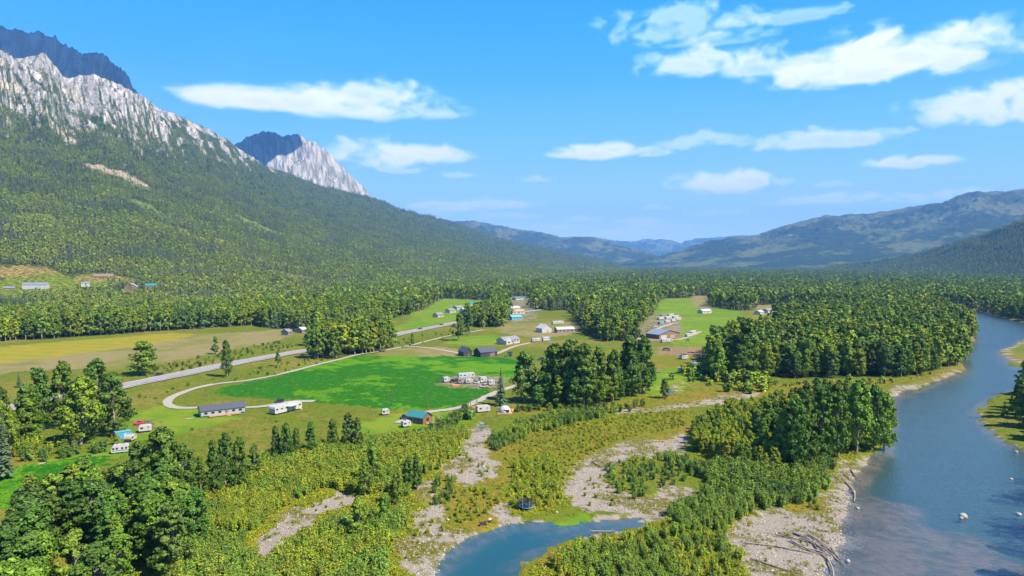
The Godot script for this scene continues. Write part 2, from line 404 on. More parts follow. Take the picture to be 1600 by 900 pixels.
func node(called: String, mesh: Mesh, m: Material, parent: Node = self) -> MeshInstance3D:
	var o := MeshInstance3D.new()
	o.name = numbered(called) if parent == self else called
	o.mesh = mesh
	o.material_override = m
	parent.add_child(o, true)
	return o


const LAND_NAMES := ["meadow", "crop_field", "hay_field", "stubble_field", "grass_field", "gravel_bar", "river_bed", "pond_bed", "forest_floor", "scrubland", "soil_patch", "tilled_field", "dry_grassland", "dirt_yard"]


func build_valley_floor() -> void:
	var soft := ground_material(7.0, 0.62, 1.12, 10.0)
	var stony := ground_material(3.5, 0.42, 1.35, 8.0, 0.06)
	var crop := ground_material(4.5, 0.70, 1.12, 8.0)
	var meshes := {}
	for zone in [[-70.0, -400.0, 1.0], [-400.0, -1450.0, 3.0], [-1450.0, -15000.0, 50.0]]:
		var step: float = zone[2]
		var rows := int((zone[0] - zone[1]) / step) + 1
		var half: float = 0.86 * -zone[1] + 60.0
		if step > 40.0: half = 13000.0
		var cols := int(2.0 * half / step) + 1
		var pos := PackedVector3Array()
		var col := PackedColorArray()
		var kinds := PackedByteArray()
		pos.resize(rows * cols)
		col.resize(rows * cols)
		kinds.resize(rows * cols)
		for j in rows:
			var z: float = zone[0] - j * step
			for i in cols:
				var x: float = -half + i * step
				var k := j * cols + i
				if absf(x) > 0.86 * -z + 70.0 + step:
					pos[k] = Vector3(x, 0, z)
					kinds[k] = 255
					continue
				var y := floor_height(x, z) if step < 40.0 else 0.0
				var l := rough_land(x, z) if step < 40.0 else WOODS
				if y < -1.1 and l != RIVER and l != POND: l = RIVER
				if (l == RIVER or l == POND) and y > -0.85: l = GRAVEL
				pos[k] = Vector3(x, y, z)
				col[k] = land_color(l, x, z, y)
				kinds[k] = l
		var got := sheets(pos, col, cols, kinds)
		for kind in got:
			if not meshes.has(kind): meshes[kind] = ArrayMesh.new()
			meshes[kind].add_surface_from_arrays(Mesh.PRIMITIVE_TRIANGLES, got[kind])
	for kind in meshes:
		var m := soft
		if kind == GRAVEL or kind == RIVER or kind == POND or kind == DIRTPAD: m = stony
		elif kind == CROP or kind == LAWN or kind == HAY: m = crop
		tag(node(LAND_NAMES[kind], meshes[kind], m), "", "", "", "structure")
	# the valley goes on behind and beside the camera
	var back := PlaneMesh.new()
	back.size = Vector2(30000, 16000)
	var bm := soft.duplicate()
	bm.vertex_color_use_as_albedo = false
	bm.albedo_color = Color(0.09, 0.12, 0.02).linear_to_srgb()
	var b := node("valley_ground", back, bm)
	b.position = Vector3(0, -3.2, -7000)
	tag(b, "", "", "", "structure")


# ---------------------------------------------------------------- mountains
# a mountain is a sheet from its foot (t 0) over its ridge (t 1) down its far side (t 1.5); s runs along it
class Mountain:
	var ridge: Array
	var foot: Array
	var k := 1.6
	var amp := 60.0
	var rough_from := 0.5
	var gully := 220.0


func along(a: Array, s: float) -> Vector3:
	var f := s * (a.size() - 1)
	var i := clampi(int(f), 0, a.size() - 2)
	var p: Vector3 = a[i]
	var q: Vector3 = a[i + 1]
	return p.lerp(q, f - i)


func slope_point(m: Mountain, s: float, t: float) -> Vector3:
	var r := along(m.ridge, s)
	var f := along(m.foot, s)
	var top := r.y
	var flat := Vector3(r.x, 0, r.z) - Vector3(f.x, 0, f.z)
	var p := Vector3(f.x, 0, f.z) + flat * (t if t <= 1.0 else 1.0 + (t - 1.0) * 0.7)
	var y: float
	if t <= 1.0: y = top * pow(t, m.k)
	else: y = top * (1.0 - (t - 1.0) * 1.6)
	var n := nr.get_noise_2d(p.x, p.z)
	var bend := na.get_noise_2d(p.x * 0.12, p.z * 0.12) * 260.0 + nb.get_noise_2d(p.x * 0.1, p.z * 0.1) * 90.0
	var g := nr.get_noise_2d(s * 3800000.0 / m.gully + bend, t * 2400.0)
	var w := smoothstep(m.rough_from * 0.3, 1.0, t)
	var at_ridge := 1.0 - 0.55 * exp(-pow((t - 1.0) * 14.0, 2.0))
	y += (n * 0.85 + g * 0.28) * m.amp * w * at_ridge
	y += nb.get_noise_2d(p.x * 0.25, p.z * 0.25) * m.amp * 0.12 * w
	return Vector3(p.x, maxf(y, -3.0 if t < 0.02 else -1.0), p.z)


func V(x: float, z: float) -> Vector3:
	return Vector3(x, 0, z)


var slope: Mountain
var hill: Mountain
var woods_near := []     # [x, y, z, height, species, tint, grove] of every tree
# openings in the forest on the slope: x, z, half widths, colour
var OPENINGS := [
	[-1304.0, -2276.0, 110.0, 70.0, Color(0.36, 0.30, 0.20), 0.12], [-765.0, -1050.0, 60.0, 60.0, Color(0.26, 0.20, 0.06), 0.02],
	[-668.0, -955.0, 78.0, 155.0, Color(0.15, 0.19, 0.02), 0.0], [-640.0, -1080.0, 50.0, 45.0, Color(0.22, 0.20, 0.05), 0.05],
	[-303.0, -1290.0, 45.0, 90.0, Color(0.26, 0.21, 0.06), 0.05], [-766.0, -1839.0, 60.0, 45.0, Color(0.24, 0.22, 0.05), 0.1],
	[-1037.0, -1985.0, 90.0, 45.0, Color(0.15, 0.20, 0.03), 0.15], [-485.0, -1523.0, 80.0, 60.0, Color(0.18, 0.21, 0.03), 0.1],
	[-899.0, -1816.0, 60.0, 40.0, Color(0.18, 0.20, 0.03), 0.2], [-1043.0, -1509.0, 60.0, 40.0, Color(0.15, 0.20, 0.03), 0.3],
	[-608.0, -1754.0, 60.0, 40.0, Color(0.20, 0.21, 0.03), 0.2], [-375.0, -2220.0, 60.0, 60.0, Color(0.2, 0.2, 0.04), 0.1],
	[-543.0, -995.0, 30.0, 60.0, Color(0.12, 0.16, 0.02), 0.1], [-247.0, -900.0, 22.0, 60.0, Color(0.36, 0.33, 0.26), 0.0],
	[-943.0, -2524.0, 110.0, 50.0, Color(0.15, 0.19, 0.03), 0.3], [-519.0, -2583.0, 110.0, 50.0, Color(0.16, 0.19, 0.03), 0.3]]


func rock_line(s: float) -> float:
	var i := s * 22.0
	if i < 9.0: return 0.66 + 0.005 * i
	if i < 13.0: return 0.705 + (i - 9.0) * 0.02
	return 0.785 + (i - 13.0) * 0.17


func make_mountain(ridge: Array, foot: Array, k: float, amp: float, rough_from: float, gully: float) -> Mountain:
	var m := Mountain.new()
	m.ridge = ridge
	m.foot = foot
	m.k = k
	m.amp = amp
	m.rough_from = rough_from
	m.gully = gully
	return m


func mountain_mesh(called: String, m: Mountain, ns: int, nt: int, color: Callable, mtl: Material, t0 := 0.0) -> void:
	var pos := PackedVector3Array()
	var col := PackedColorArray()
	pos.resize((ns + 1) * (nt + 1))
	col.resize((ns + 1) * (nt + 1))
	for j in nt + 1:
		var t := t0 + (1.5 - t0) * j / nt
		for i in ns + 1:
			var s := float(i) / ns
			var p := slope_point(m, s, t)
			pos[j * (ns + 1) + i] = p
			col[j * (ns + 1) + i] = color.call(s, t, p)
	var kinds := PackedByteArray()
	kinds.resize(pos.size())
	var got := sheets(pos, col, ns + 1, kinds)
	var am := ArrayMesh.new()
	am.add_surface_from_arrays(Mesh.PRIMITIVE_TRIANGLES, got[0])
	tag(node(called, am, mtl), "", "", "", "structure")


func limestone(p: Vector3, s: float, t: float) -> Color:
	var g := nr.get_noise_2d(s * 24000.0 + na.get_noise_2d(p.x * 0.12, p.z * 0.12) * 300.0, t * 4200.0)
	var c := Color(0.54, 0.505, 0.46).lerp(Color(0.26, 0.255, 0.25), smoothstep(-0.2, 0.5, g))
	return c.lerp(Color(0.46, 0.38, 0.28), smoothstep(0.1, 0.5, na.get_noise_2d(p.x * 0.2, p.z * 0.2)) * 0.7)


func rockiness(s: float, t: float, p: Vector3) -> float:
	var n := na.get_noise_2d(p.x * 0.35, p.z * 0.35) * 0.16 + nb.get_noise_2d(p.x * 0.3, p.z * 0.3) * 0.10
	var streak := nr.get_noise_2d(s * 15000.0 + t * 2600.0, t * 1300.0 - s * 900.0)
	var rock := smoothstep(-0.02, 0.05, t - rock_line(s) + n + streak * 0.16)
	# bands of trees run down the gullies of the rock face, more of them towards the lower right
	return rock * (1.0 - smoothstep(0.30, 0.48, streak + 0.30 * smoothstep(0.36, 0.56, s) - 0.28 * smoothstep(0.80, 0.98, t)))


func slope_color(s: float, t: float, p: Vector3) -> Color:
	var wood := Color(0.055, 0.082, 0.02).lerp(Color(0.13, 0.15, 0.025), smoothstep(0.22, 0.5, na.get_noise_2d(p.x * 0.3, p.z * 0.3) * 0.8 + nb.get_noise_2d(p.x * 0.3, p.z * 0.3) * 0.4 - t * 0.2))
	for c in OPENINGS:
		var d := Vector2((p.x - c[0]) / c[2], (p.z - c[1]) / c[3]).length() + nb.get_noise_2d(p.x * 0.5, p.z * 0.5) * 0.3
		if d < 1.0: wood = wood.lerp(c[4], smoothstep(1.0, 0.8, d))
	return wood.lerp(limestone(p, s, t), rockiness(s, t, p))


func grey_rock(s: float, t: float, p: Vector3) -> Color:
	var g := nr.get_noise_2d(s * 9000.0 + na.get_noise_2d(p.x * 0.1, p.z * 0.1) * 300.0, t * 1500.0)
	return Color(0.56, 0.53, 0.49).lerp(Color(0.36, 0.35, 0.335), smoothstep(-0.3, 0.5, g))


func cone_rock(s: float, t: float, p: Vector3) -> Color:
	var g := nr.get_noise_2d(s * 9000.0 + na.get_noise_2d(p.x * 0.1, p.z * 0.1) * 300.0, t * 1800.0)
	return Color(0.44, 0.42, 0.40).lerp(Color(0.13, 0.14, 0.12), smoothstep(0.05, 0.5, g) * 0.75)


func cloud(at: Vector3, size: Vector3, s: int) -> void:
	var n := FastNoiseLite.new()
	n.seed = s
	n.frequency = 0.9
	n.fractal_octaves = 4
	var sp := SphereMesh.new()
	sp.radius = 1.0
	sp.height = 2.0
	sp.radial_segments = 48
	sp.rings = 24
	var arr := sp.surface_get_arrays(0)
	var v: PackedVector3Array = arr[Mesh.ARRAY_VERTEX]
	for i in v.size(): v[i] = v[i] * (1.0 + 0.55 * n.get_noise_3d(v[i].x, v[i].y, v[i].z)) * size
	var st := SurfaceTool.new()
	st.begin(Mesh.PRIMITIVE_TRIANGLES)
	for k in arr[Mesh.ARRAY_INDEX]: st.add_vertex(v[k])
	st.generate_normals()
	var o := node("cloud", st.commit(), mat(Color(0.85, 0.86, 0.88), 1.0))
	o.position = at
	tag(o, "", "", "", "structure")


func far_forest(s: float, t: float, p: Vector3) -> Color:
	var a := na.get_noise_2d(p.x * 0.10, p.z * 0.10)
	var b := nb.get_noise_2d(p.x * 0.12, p.z * 0.12)
	var c := Color(0.035, 0.06, 0.022).lerp(Color(0.15, 0.18, 0.05), smoothstep(-0.05, 0.45, a + b * 0.6))
	return c.lerp(Color(0.15, 0.155, 0.09), smoothstep(0.7, 1.05, t + a * 0.5 + b * 0.3) * 0.6)


func hill_color(s: float, t: float, p: Vector3) -> Color:
	return Color(0.035, 0.055, 0.014).lerp(Color(0.07, 0.10, 0.02), smoothstep(0.0, 0.5, nb.get_noise_2d(p.x * 0.3, p.z * 0.3)))


func build_mountains() -> void:
	var rock := ground_material(90.0, 0.62, 1.2, 900.0, 0.02)
	var wooded := ground_material(60.0, 0.45, 1.3, 700.0, 0.05)
	slope = make_mountain(
		[Vector3(-3661, 1195, -3300), Vector3(-3099, 1151, -3350), Vector3(-2769, 1136, -3400), Vector3(-2555, 1127, -3450), Vector3(-2527, 1093, -3520), Vector3(-2434, 1140, -3600), Vector3(-2396, 1035, -3680), Vector3(-2290, 1081, -3800), Vector3(-2207, 1050, -3900), Vector3(-2172, 1032, -4000), Vector3(-2122, 983, -4080), Vector3(-2073, 955, -4250), Vector3(-1989, 925, -4550), Vector3(-1893, 828, -4900), Vector3(-1839, 779, -5100), Vector3(-1623, 699, -5800), Vector3(-1353, 673, -6500), Vector3(-1092, 590, -7000), Vector3(-710, 514, -7600), Vector3(-230, 358, -8200), Vector3(329, 248, -8800), Vector3(871, 154, -9300), Vector3(1469, 30, -9800)],
		[V(-618.9, -548.2), V(-563.2, -570.2), V(-514.0, -594.1), V(-469.9, -609.4), V(-454.7, -620.0), V(-433.1, -631.0), V(-419.8, -642.4), V(-403.5, -660.3), V(-386.8, -685.8), V(-371.7, -706.3), V(-355.8, -728.0), V(-335.2, -759.1), V(-305.4, -792.9), V(-287.3, -849.7), V(-268.2, -892.3), V(-223.5, -991.8), V(-178.1, -1116.0), V(-134.1, -1299.1), V(-58.3, -1553.7), V(35.3, -1881.3), V(178.8, -2383.7), V(391.1, -2980.2), V(744.9, -3974.3)],
		1.6, 75.0, 0.45, 260.0)
	mountain_mesh("mountain_slope", slope, 640, 230, slope_color, rock)
	var grey := make_mountain(
		[Vector3(-5636, 1867, -5000), Vector3(-4621, 1813, -5000), Vector3(-3976, 1767, -5000), Vector3(-3699, 1758, -5000), Vector3(-3409, 1706, -4980), Vector3(-3207, 1614, -4950), Vector3(-3058, 1563, -4930), Vector3(-2904, 1518, -4900), Vector3(-2795, 1441, -4880), Vector3(-2704, 1346, -4860), Vector3(-2579, 1198, -4840), Vector3(-2401, 981, -4800), Vector3(-2236, 737, -4800)],
		[V(-3400, -3300), V(-3200, -3250), V(-2950, -3200), V(-2800, -3150), V(-2650, -3150), V(-2500, -3150), V(-2400, -3150), V(-2300, -3200), V(-2200, -3250), V(-2150, -3300), V(-2050, -3400), V(-1900, -3600), V(-1750, -3800)],
		1.5, 120.0, 0.3, 300.0)
	mountain_mesh("grey_peak", grey, 300, 130, grey_rock, rock, 0.3)
	var cone := make_mountain(
		[Vector3(-3687, 846, -7600), Vector3(-3291, 1199, -7600), Vector3(-3007, 1366, -7550), Vector3(-2846, 1433, -7500), Vector3(-2688, 1466, -7450), Vector3(-2478, 1422, -7400), Vector3(-2279, 1411, -7380), Vector3(-2123, 1353, -7360), Vector3(-1968, 1228, -7340), Vector3(-1774, 1021, -7320), Vector3(-1485, 755, -7300), Vector3(-1160, 476, -7300)],
		[V(-2500, -5200), V(-2300, -5250), V(-2150, -5300), V(-2000, -5350), V(-1900, -5400), V(-1750, -5450), V(-1600, -5500), V(-1450, -5600), V(-1300, -5700), V(-1150, -5800), V(-1000, -5900), V(-850, -6000)],
		1.35, 110.0, 0.3, 260.0)
	mountain_mesh("rocky_peak", cone, 260, 120, cone_rock, rock, 0.2)
	var right := make_mountain(
		[Vector3(1424, 14, -9500), Vector3(2089, 131, -9700), Vector3(2779, 345, -9900), Vector3(3180, 422, -10000), Vector3(3573, 441, -10000), Vector3(3852, 553, -10000), Vector3(4298, 674, -10000), Vector3(4550, 742, -9900), Vector3(4943, 744, -9800), Vector3(5273, 782, -9700), Vector3(5677, 847, -9500), Vector3(5897, 882, -9400), Vector3(6075, 969, -9300), Vector3(6248, 1028, -9200), Vector3(6469, 1000, -9100), Vector3(6733, 1032, -9000), Vector3(7474, 938, -8900), Vector3(8620, 969, -8800), Vector3(10438, 789, -8600)],
		[V(1500, -8600), V(1900, -8000), V(2200, -7400), V(2350, -7000), V(2500, -6800), V(2600, -6600), V(2750, -6400), V(2900, -6300), V(3050, -6200), V(3200, -6100), V(3400, -6000), V(3550, -5900), V(3700, -5800), V(3850, -5700), V(4000, -5600), V(4200, -5500), V(4600, -5300), V(5200, -5000), V(6500, -4600)],
		1.25, 78.0, 0.2, 600.0)
	mountain_mesh("wooded_mountain", right, 420, 130, far_forest, wooded)
	cloud(Vector3(-1900, 3510, -4230), Vector3(1000, 150, 600), 4)
	cloud(Vector3(-1470, 3412, -6360), Vector3(600, 130, 680), 8)
	hill = make_mountain(
		[Vector3(2580, 21, -5400), Vector3(2753, 81, -4900), Vector3(2799, 132, -4600), Vector3(2816, 196, -4300), Vector3(2805, 250, -4000), Vector3(2841, 291, -3800), Vector3(2941, 354, -3500), Vector3(3283, 425, -3200), Vector3(3635, 458, -3000)],
		[V(2100, -4900), V(2150, -4000), V(2080, -3400), V(1990, -2950), V(1920, -2500), V(1870, -2150), V(1850, -1850), V(1900, -1500), V(2000, -1000)],
		1.2, 40.0, 0.3, 300.0)
	mountain_mesh("wooded_hill", hill, 200, 90, hill_color, wooded)
	var mid := make_mountain(
		[Vector3(-3026, 1012, -13500), Vector3(-2003, 968, -13400), Vector3(-1243, 849, -13300), Vector3(-715, 868, -13200), Vector3(-343, 789, -13100), Vector3(24, 698, -13000), Vector3(507, 633, -12900), Vector3(862, 534, -12800), Vector3(1449, 530, -12700), Vector3(1792, 444, -12600), Vector3(2176, 324, -12500), Vector3(2577, 206, -12400), Vector3(3042, 21, -12300)],
		[V(-2200, -10500), V(-1500, -10500), V(-900, -10500), V(-400, -10500), V(0, -10500), V(400, -10500), V(800, -10500), V(1100, -10400), V(1400, -10400), V(1700, -10300), V(2000, -10300), V(2300, -10300), V(2700, -10300)],
		1.2, 80.0, 0.2, 500.0)
	mountain_mesh("blue_ridge", mid, 260, 80, far_forest, wooded)
	var far := make_mountain(
		[Vector3(-824, 437, -22000), Vector3(1647, 684, -22000), Vector3(2675, 869, -22000), Vector3(3293, 746, -22000), Vector3(3808, 705, -22000), Vector3(4219, 787, -22000), Vector3(4939, 787, -22000), Vector3(5393, 684, -22000), Vector3(6009, 828, -22000), Vector3(6996, 889, -22000), Vector3(8229, 972, -22000), Vector3(10695, 1095, -22000)],
		[V(-800, -18000), V(1500, -18000), V(2300, -18000), V(2800, -18000), V(3200, -18000), V(3600, -18000), V(4100, -18000), V(4500, -18000), V(5000, -18000), V(6000, -18000), V(7000, -18000), V(9000, -18000)],
		1.2, 160.0, 0.2, 700.0)
	mountain_mesh("distant_ridge", far, 200, 40, far_forest, wooded)


# ---------------------------------------------------------------- water
func build_water() -> void:
	var ripple := FastNoiseLite.new()
	ripple.seed = 9
	ripple.frequency = 0.022
	ripple.fractal_octaves = 4
	var t := NoiseTexture2D.new()
	t.width = 512
	t.height = 512
	t.seamless = true
	t.noise = ripple
	t.as_normal_map = true
	t.bump_strength = 5.0
	for w in [["river", RIVER, Color(0.035, 0.085, 0.105, 0.30), 0.9], ["pond", POND, Color(0.012, 0.085, 0.088, 0.45), 0.2]]:
		var m := StandardMaterial3D.new()
		var c: Color = w[2]
		m.albedo_color = Color(c.r, c.g, c.b).linear_to_srgb()
		m.albedo_color.a = c.a
		m.transparency = BaseMaterial3D.TRANSPARENCY_ALPHA
		m.roughness = 0.10
		m.normal_enabled = true
		m.normal_texture = t
		m.normal_scale = w[3]
		m.uv1_triplanar = true
		m.uv1_world_triplanar = true
		m.uv1_scale = Vector3.ONE / 14.0
		var st := SurfaceTool.new()
		st.begin(Mesh.PRIMITIVE_TRIANGLES)
		var q := 4.0
		for j in range(int(60 / q), int(1460 / q)):
			for i in range(int(-996 / q), int(996 / q)):
				var x := (i + 0.5) * q
				var z := -(j + 0.5) * q
				if absf(x) > -z * 0.86 + 70.0: continue
				var wet := false
				for d in [[0, 0], [6, 0], [-6, 0], [0, 6], [0, -6]]:
					if land_at(x + d[0], z + d[1]) == w[1]: wet = true
				if not wet: continue
				for d in [[-1, -1], [1, -1], [1, 1], [-1, -1], [1, 1], [-1, 1]]:
					st.set_normal(Vector3.UP)
					st.add_vertex(Vector3(x + d[0] * q / 2.0, -0.75 + (0.004 if w[1] == POND else 0.0), z + d[1] * q / 2.0))
		tag(node(w[0], st.commit(), m), "", "", "", "structure")


# ---------------------------------------------------------------- roads
func ribbon(flat: Array, width: float, lift: float, off := 0.0) -> ArrayMesh:
	var pts := PackedVector2Array()
	var n := flat.size() / 2
	for i in n - 1:
		var p0 := Vector2(flat[maxi(i - 1, 0) * 2], flat[maxi(i - 1, 0) * 2 + 1])
		var p1 := Vector2(flat[i * 2], flat[i * 2 + 1])
		var p2 := Vector2(flat[i * 2 + 2], flat[i * 2 + 3])
		var p3 := Vector2(flat[mini(i + 2, n - 1) * 2], flat[mini(i + 2, n - 1) * 2 + 1])
		var steps := maxi(2, int(p1.distance_to(p2) / 4.0))
		for k in steps: pts.append(p1.cubic_interpolate(p2, p0, p3, float(k) / steps))
	pts.append(Vector2(flat[n * 2 - 2], flat[n * 2 - 1]))
	var st := SurfaceTool.new()
	st.begin(Mesh.PRIMITIVE_TRIANGLES)
	var rows := []
	for i in pts.size():
		var d := (pts[mini(i + 1, pts.size() - 1)] - pts[maxi(i - 1, 0)]).normalized()
		var side := Vector2(-d.y, d.x)
		var wob := 1.0 if width > 8.0 or width < 1.0 else 1.0 + 0.22 * nb.get_noise_2d(pts[i].x * 3.0, pts[i].y * 3.0)
		var row := []
		for k in 3:
			var q := pts[i] + side * (off + width * wob * (k / 2.0 - 0.5))
			var y := maxf(floor_height(q.x, q.y), maxf(floor_height(q.x + 1.0, q.y + 1.0), floor_height(q.x - 1.0, q.y - 1.0)))
			row.append(Vector3(q.x, y + lift, q.y))
		rows.append(row)
	for i in rows.size() - 1:
		for k in 2:
			var a: Vector3 = rows[i][k]
			var b: Vector3 = rows[i][k + 1]
			var c: Vector3 = rows[i + 1][k + 1]
			var d: Vector3 = rows[i + 1][k]
			for v: Vector3 in ([a, b, c, a, c, d] if (b - a).cross(c - a).y < 0.0 else [a, c, b, a, d, c]):
				st.set_normal(Vector3.UP)
				st.add_vertex(v)
	return st.commit()


func build_roads() -> void:
	var asphalt := ground_material(40.0, 0.92, 1.05, 0.0)
	asphalt.vertex_color_use_as_albedo = false
	asphalt.albedo_color = Color(0.22, 0.22, 0.235).linear_to_srgb()
	var dirt := ground_material(12.0, 0.85, 1.05, 0.0)
	dirt.vertex_color_use_as_albedo = false
	dirt.albedo_color = Color(0.33, 0.285, 0.22).linear_to_srgb()
	var pale := ground_material(11.0, 0.85, 1.05, 0.0)
	pale.vertex_color_use_as_albedo = false
	pale.albedo_color = Color(0.32, 0.295, 0.25).linear_to_srgb()
	var line: Array = [-247.6, -246.9, -239.5, -281.6, -232.2, -307.4, -226.6, -324.4, -209.5, -370.3, -194.9, -413.7, -176.4, -468.5, -156.8, -512.5, -136.2, -556.8, -112.7, -614.6, -89.4, -679.3, -66.3, -743.2, -45.2, -801.9, -8.3, -881.3, 45.3, -964.9]
	var h := node("highway", ribbon(line, 11.5, 0.62), asphalt)
	tag(h, "", "", "", "structure")
	node("centre_line", ribbon(line, 0.30, 0.63), mat(Color(0.55, 0.40, 0.06), 0.7), h)
	for s in [-4.6, 4.6]: node("edge_line", ribbon(line, 0.25, 0.63, s), mat(Color(0.7, 0.7, 0.68), 0.7), h)
	var shoulder := ribbon(line, 15.0, 0.42)
	tag(node("road_shoulder", shoulder, pale), "", "", "", "structure")
	for d in [["side_road", [-165.0, -372.3, -147.4, -390.8, -136.4, -413.7, -126.5, -447.7, -119.1, -468.5, -111.7, -494.6, -97.2, -516.2, -85.5, -544.0, -75.1, -570.2, -58.3, -620.0, -28.5, -672.9], 3.4, pale],
		["driveway", [-164.1, -374.3, -168.5, -360.9, -169.2, -341.7, -166.2, -327.4, -160.4, -317.1, -152.9, -311.5, -141.8, -312.9, -134.7, -317.1, -122.6, -312.9, -113.7, -317.1, -108.7, -324.4, -102.0, -327.4, -95.2, -327.4], 4.2, pale],
		["house_lane", [-47.4, -281.6, -43.8, -289.7, -38.5, -302.1, -29.0, -307.4, -22.2, -314.3, -16.9, -325.9, -11.3, -341.7, -3.4, -359.0, 4.2, -370.3, 18.2, -386.6], 4.6, pale],
		["barn_lane", [-85.5, -544.0, -70.6, -535.7, -53.8, -520.0, -35.6, -498.1, -22.3, -494.6, -11.3, -501.6, 0.0, -535.7, 16.0, -565.7], 4.0, dirt],
		["yard_lane", [100.8, -579.5, 122.4, -620.0, 143.7, -679.3, 174.6, -743.2, 183.5, -751.0], 5.0, dirt],
		["barn_track", [108.1, -574.8, 126.4, -584.3, 144.1, -589.1, 165.9, -625.5, 183.1, -660.3], 4.0, dirt],
		["pit_road", [-179.8, -648.3, -193.1, -713.4, -204.1, -775.6], 8.0, pale]]:
		tag(node(d[0], ribbon(d[1], d[2], 0.22), d[3]), "", "", "", "structure")


# ---------------------------------------------------------------- plants: meshes
class Leaves:
	var v := PackedVector3Array()
	var n := PackedVector3Array()
	var c := PackedColorArray()
	var ix := PackedInt32Array()

	func leaf(at: Vector3, face: Vector3, nor: Vector3, size: float, long: float, spin: float, col: Color) -> void:
		var u := face.cross(Vector3(0.31, 0.83, 0.46)).normalized().rotated(face, spin)
		var w := face.cross(u)
		var k := v.size()
		v.append_array([at - u * size * 0.5, at + w * size * long * 0.4 + u * size * 0.1, at + u * size * 0.5, at - w * size * long * 0.4 - u * size * 0.08])
		for q in 4:
			n.append(nor)
			c.append(col * 0.7)
		ix.append_array([k, k + 1, k + 2, k, k + 2, k + 3])

	func tube(a: Vector3, b: Vector3, ra: float, rb: float, sides: int, col: Color) -> void:
		var d := (b - a).normalized()
		var u := d.cross(Vector3(0.9, 0.1, 0.4)).normalized()
		var w := d.cross(u)
		var k := v.size()
		for i in sides:
			var q := u * cos(TAU * i / sides) + w * sin(TAU * i / sides)
			v.append_array([a + q * ra, b + q * rb])
			n.append_array([q, q])
			c.append_array([col, col])
		for i in sides:
			var p := k + i * 2
			var r := k + (i + 1) % sides * 2
			ix.append_array([p, p + 1, r, r, p + 1, r + 1])

	func mesh() -> ArrayMesh:
		var arr := []
		arr.resize(Mesh.ARRAY_MAX)
		arr[Mesh.ARRAY_VERTEX] = v
		arr[Mesh.ARRAY_NORMAL] = n
		arr[Mesh.ARRAY_COLOR] = c
		arr[Mesh.ARRAY_INDEX] = ix
		var m := ArrayMesh.new()
		m.add_surface_from_arrays(Mesh.PRIMITIVE_TRIANGLES, arr)
		return m


func any_way(r: RandomNumberGenerator) -> Vector3:
	var z := r.randf_range(-1, 1)
	var a := r.randf() * TAU
	var k := sqrt(1.0 - z * z)
	return Vector3(k * cos(a), z, k * sin(a))


# all plants are built 10 m tall and scaled where they stand
func broadleaf(s: int, wide: float, low: float, clumps: int, leaves: int, size: float, crown: Leaves, wood: Leaves) -> void:
	var r := RandomNumberGenerator.new()
	r.seed = s
	var bark := Color(0.20, 0.17, 0.13)
	var lean := Vector3(r.randf_range(-0.5, 0.5), 0, r.randf_range(-0.5, 0.5))
	wood.tube(Vector3(0, -0.3, 0), lean * 0.5 + Vector3(0, 4.5, 0), 0.20, 0.13, 6, bark)
	wood.tube(lean * 0.5 + Vector3(0, 4.5, 0), lean + Vector3(0, 9.2, 0), 0.13, 0.03, 5, bark)
	# a few leading shoots of unequal height make the outline uneven
	var tops := []
	for i in 4: tops.append([r.randf() * TAU, r.randf_range(0.25, 0.6) * wide, r.randf_range(0.72, 0.95)])
	for i in clumps:
		var u := pow(r.randf(), 0.85)
		var y := lerpf(low, 9.6, u)
		var a := r.randf() * TAU
		var reach := (wide * pow(minf(1.0, (u + 0.06) / 0.26), 0.55) * pow(1.0 - u, 0.46) * 1.08 + 0.12) * (0.85 + 0.35 * sin(a * 2.0 + s) * r.randf())
		var rad := reach * sqrt(r.randf_range(0.15, 1.0))
		var at := lean * (y / 10.0) + Vector3(cos(a) * rad, y, sin(a) * rad)
		if i < 12:
			var t: Array = tops[i % 4]
			at = lean + Vector3(cos(t[0]) * t[1] * 0.6, 10.0 * t[2] - 0.5 * (i / 4), sin(t[0]) * t[1] * 0.6)
			u = 0.9
		var cr := (0.5 + 0.6 * r.randf()) * wide * 0.34 * (1.05 - 0.5 * u)
		var tone := r.randf_range(0.75, 1.25)
		if i % 3 == 0: wood.tube(Vector3(0, y * 0.72, 0) + lean * y / 10.0, at, 0.07, 0.02, 4, bark)
		for k in leaves:
			var d := any_way(r)
			if d.y < -0.3 and r.randf() < 0.5: d.y = -d.y
			var p := at + d * Vector3(cr, cr * 0.85, cr) * pow(r.randf(), 0.4)
			var out := (p - Vector3(0, y * 0.8 + 1.0, 0)).normalized()
			var nor := (d * 0.5 + out * 0.45 + any_way(r) * 0.55).normalized()
			var g := tone * r.randf_range(0.7, 1.3)
			crown.leaf(p, (nor + any_way(r) * 0.5).normalized(), nor, size * r.randf_range(0.6, 1.35), 1.5, r.randf() * TAU, Color(g * r.randf_range(0.85, 1.2), g, g * r.randf_range(0.7, 1.3)))


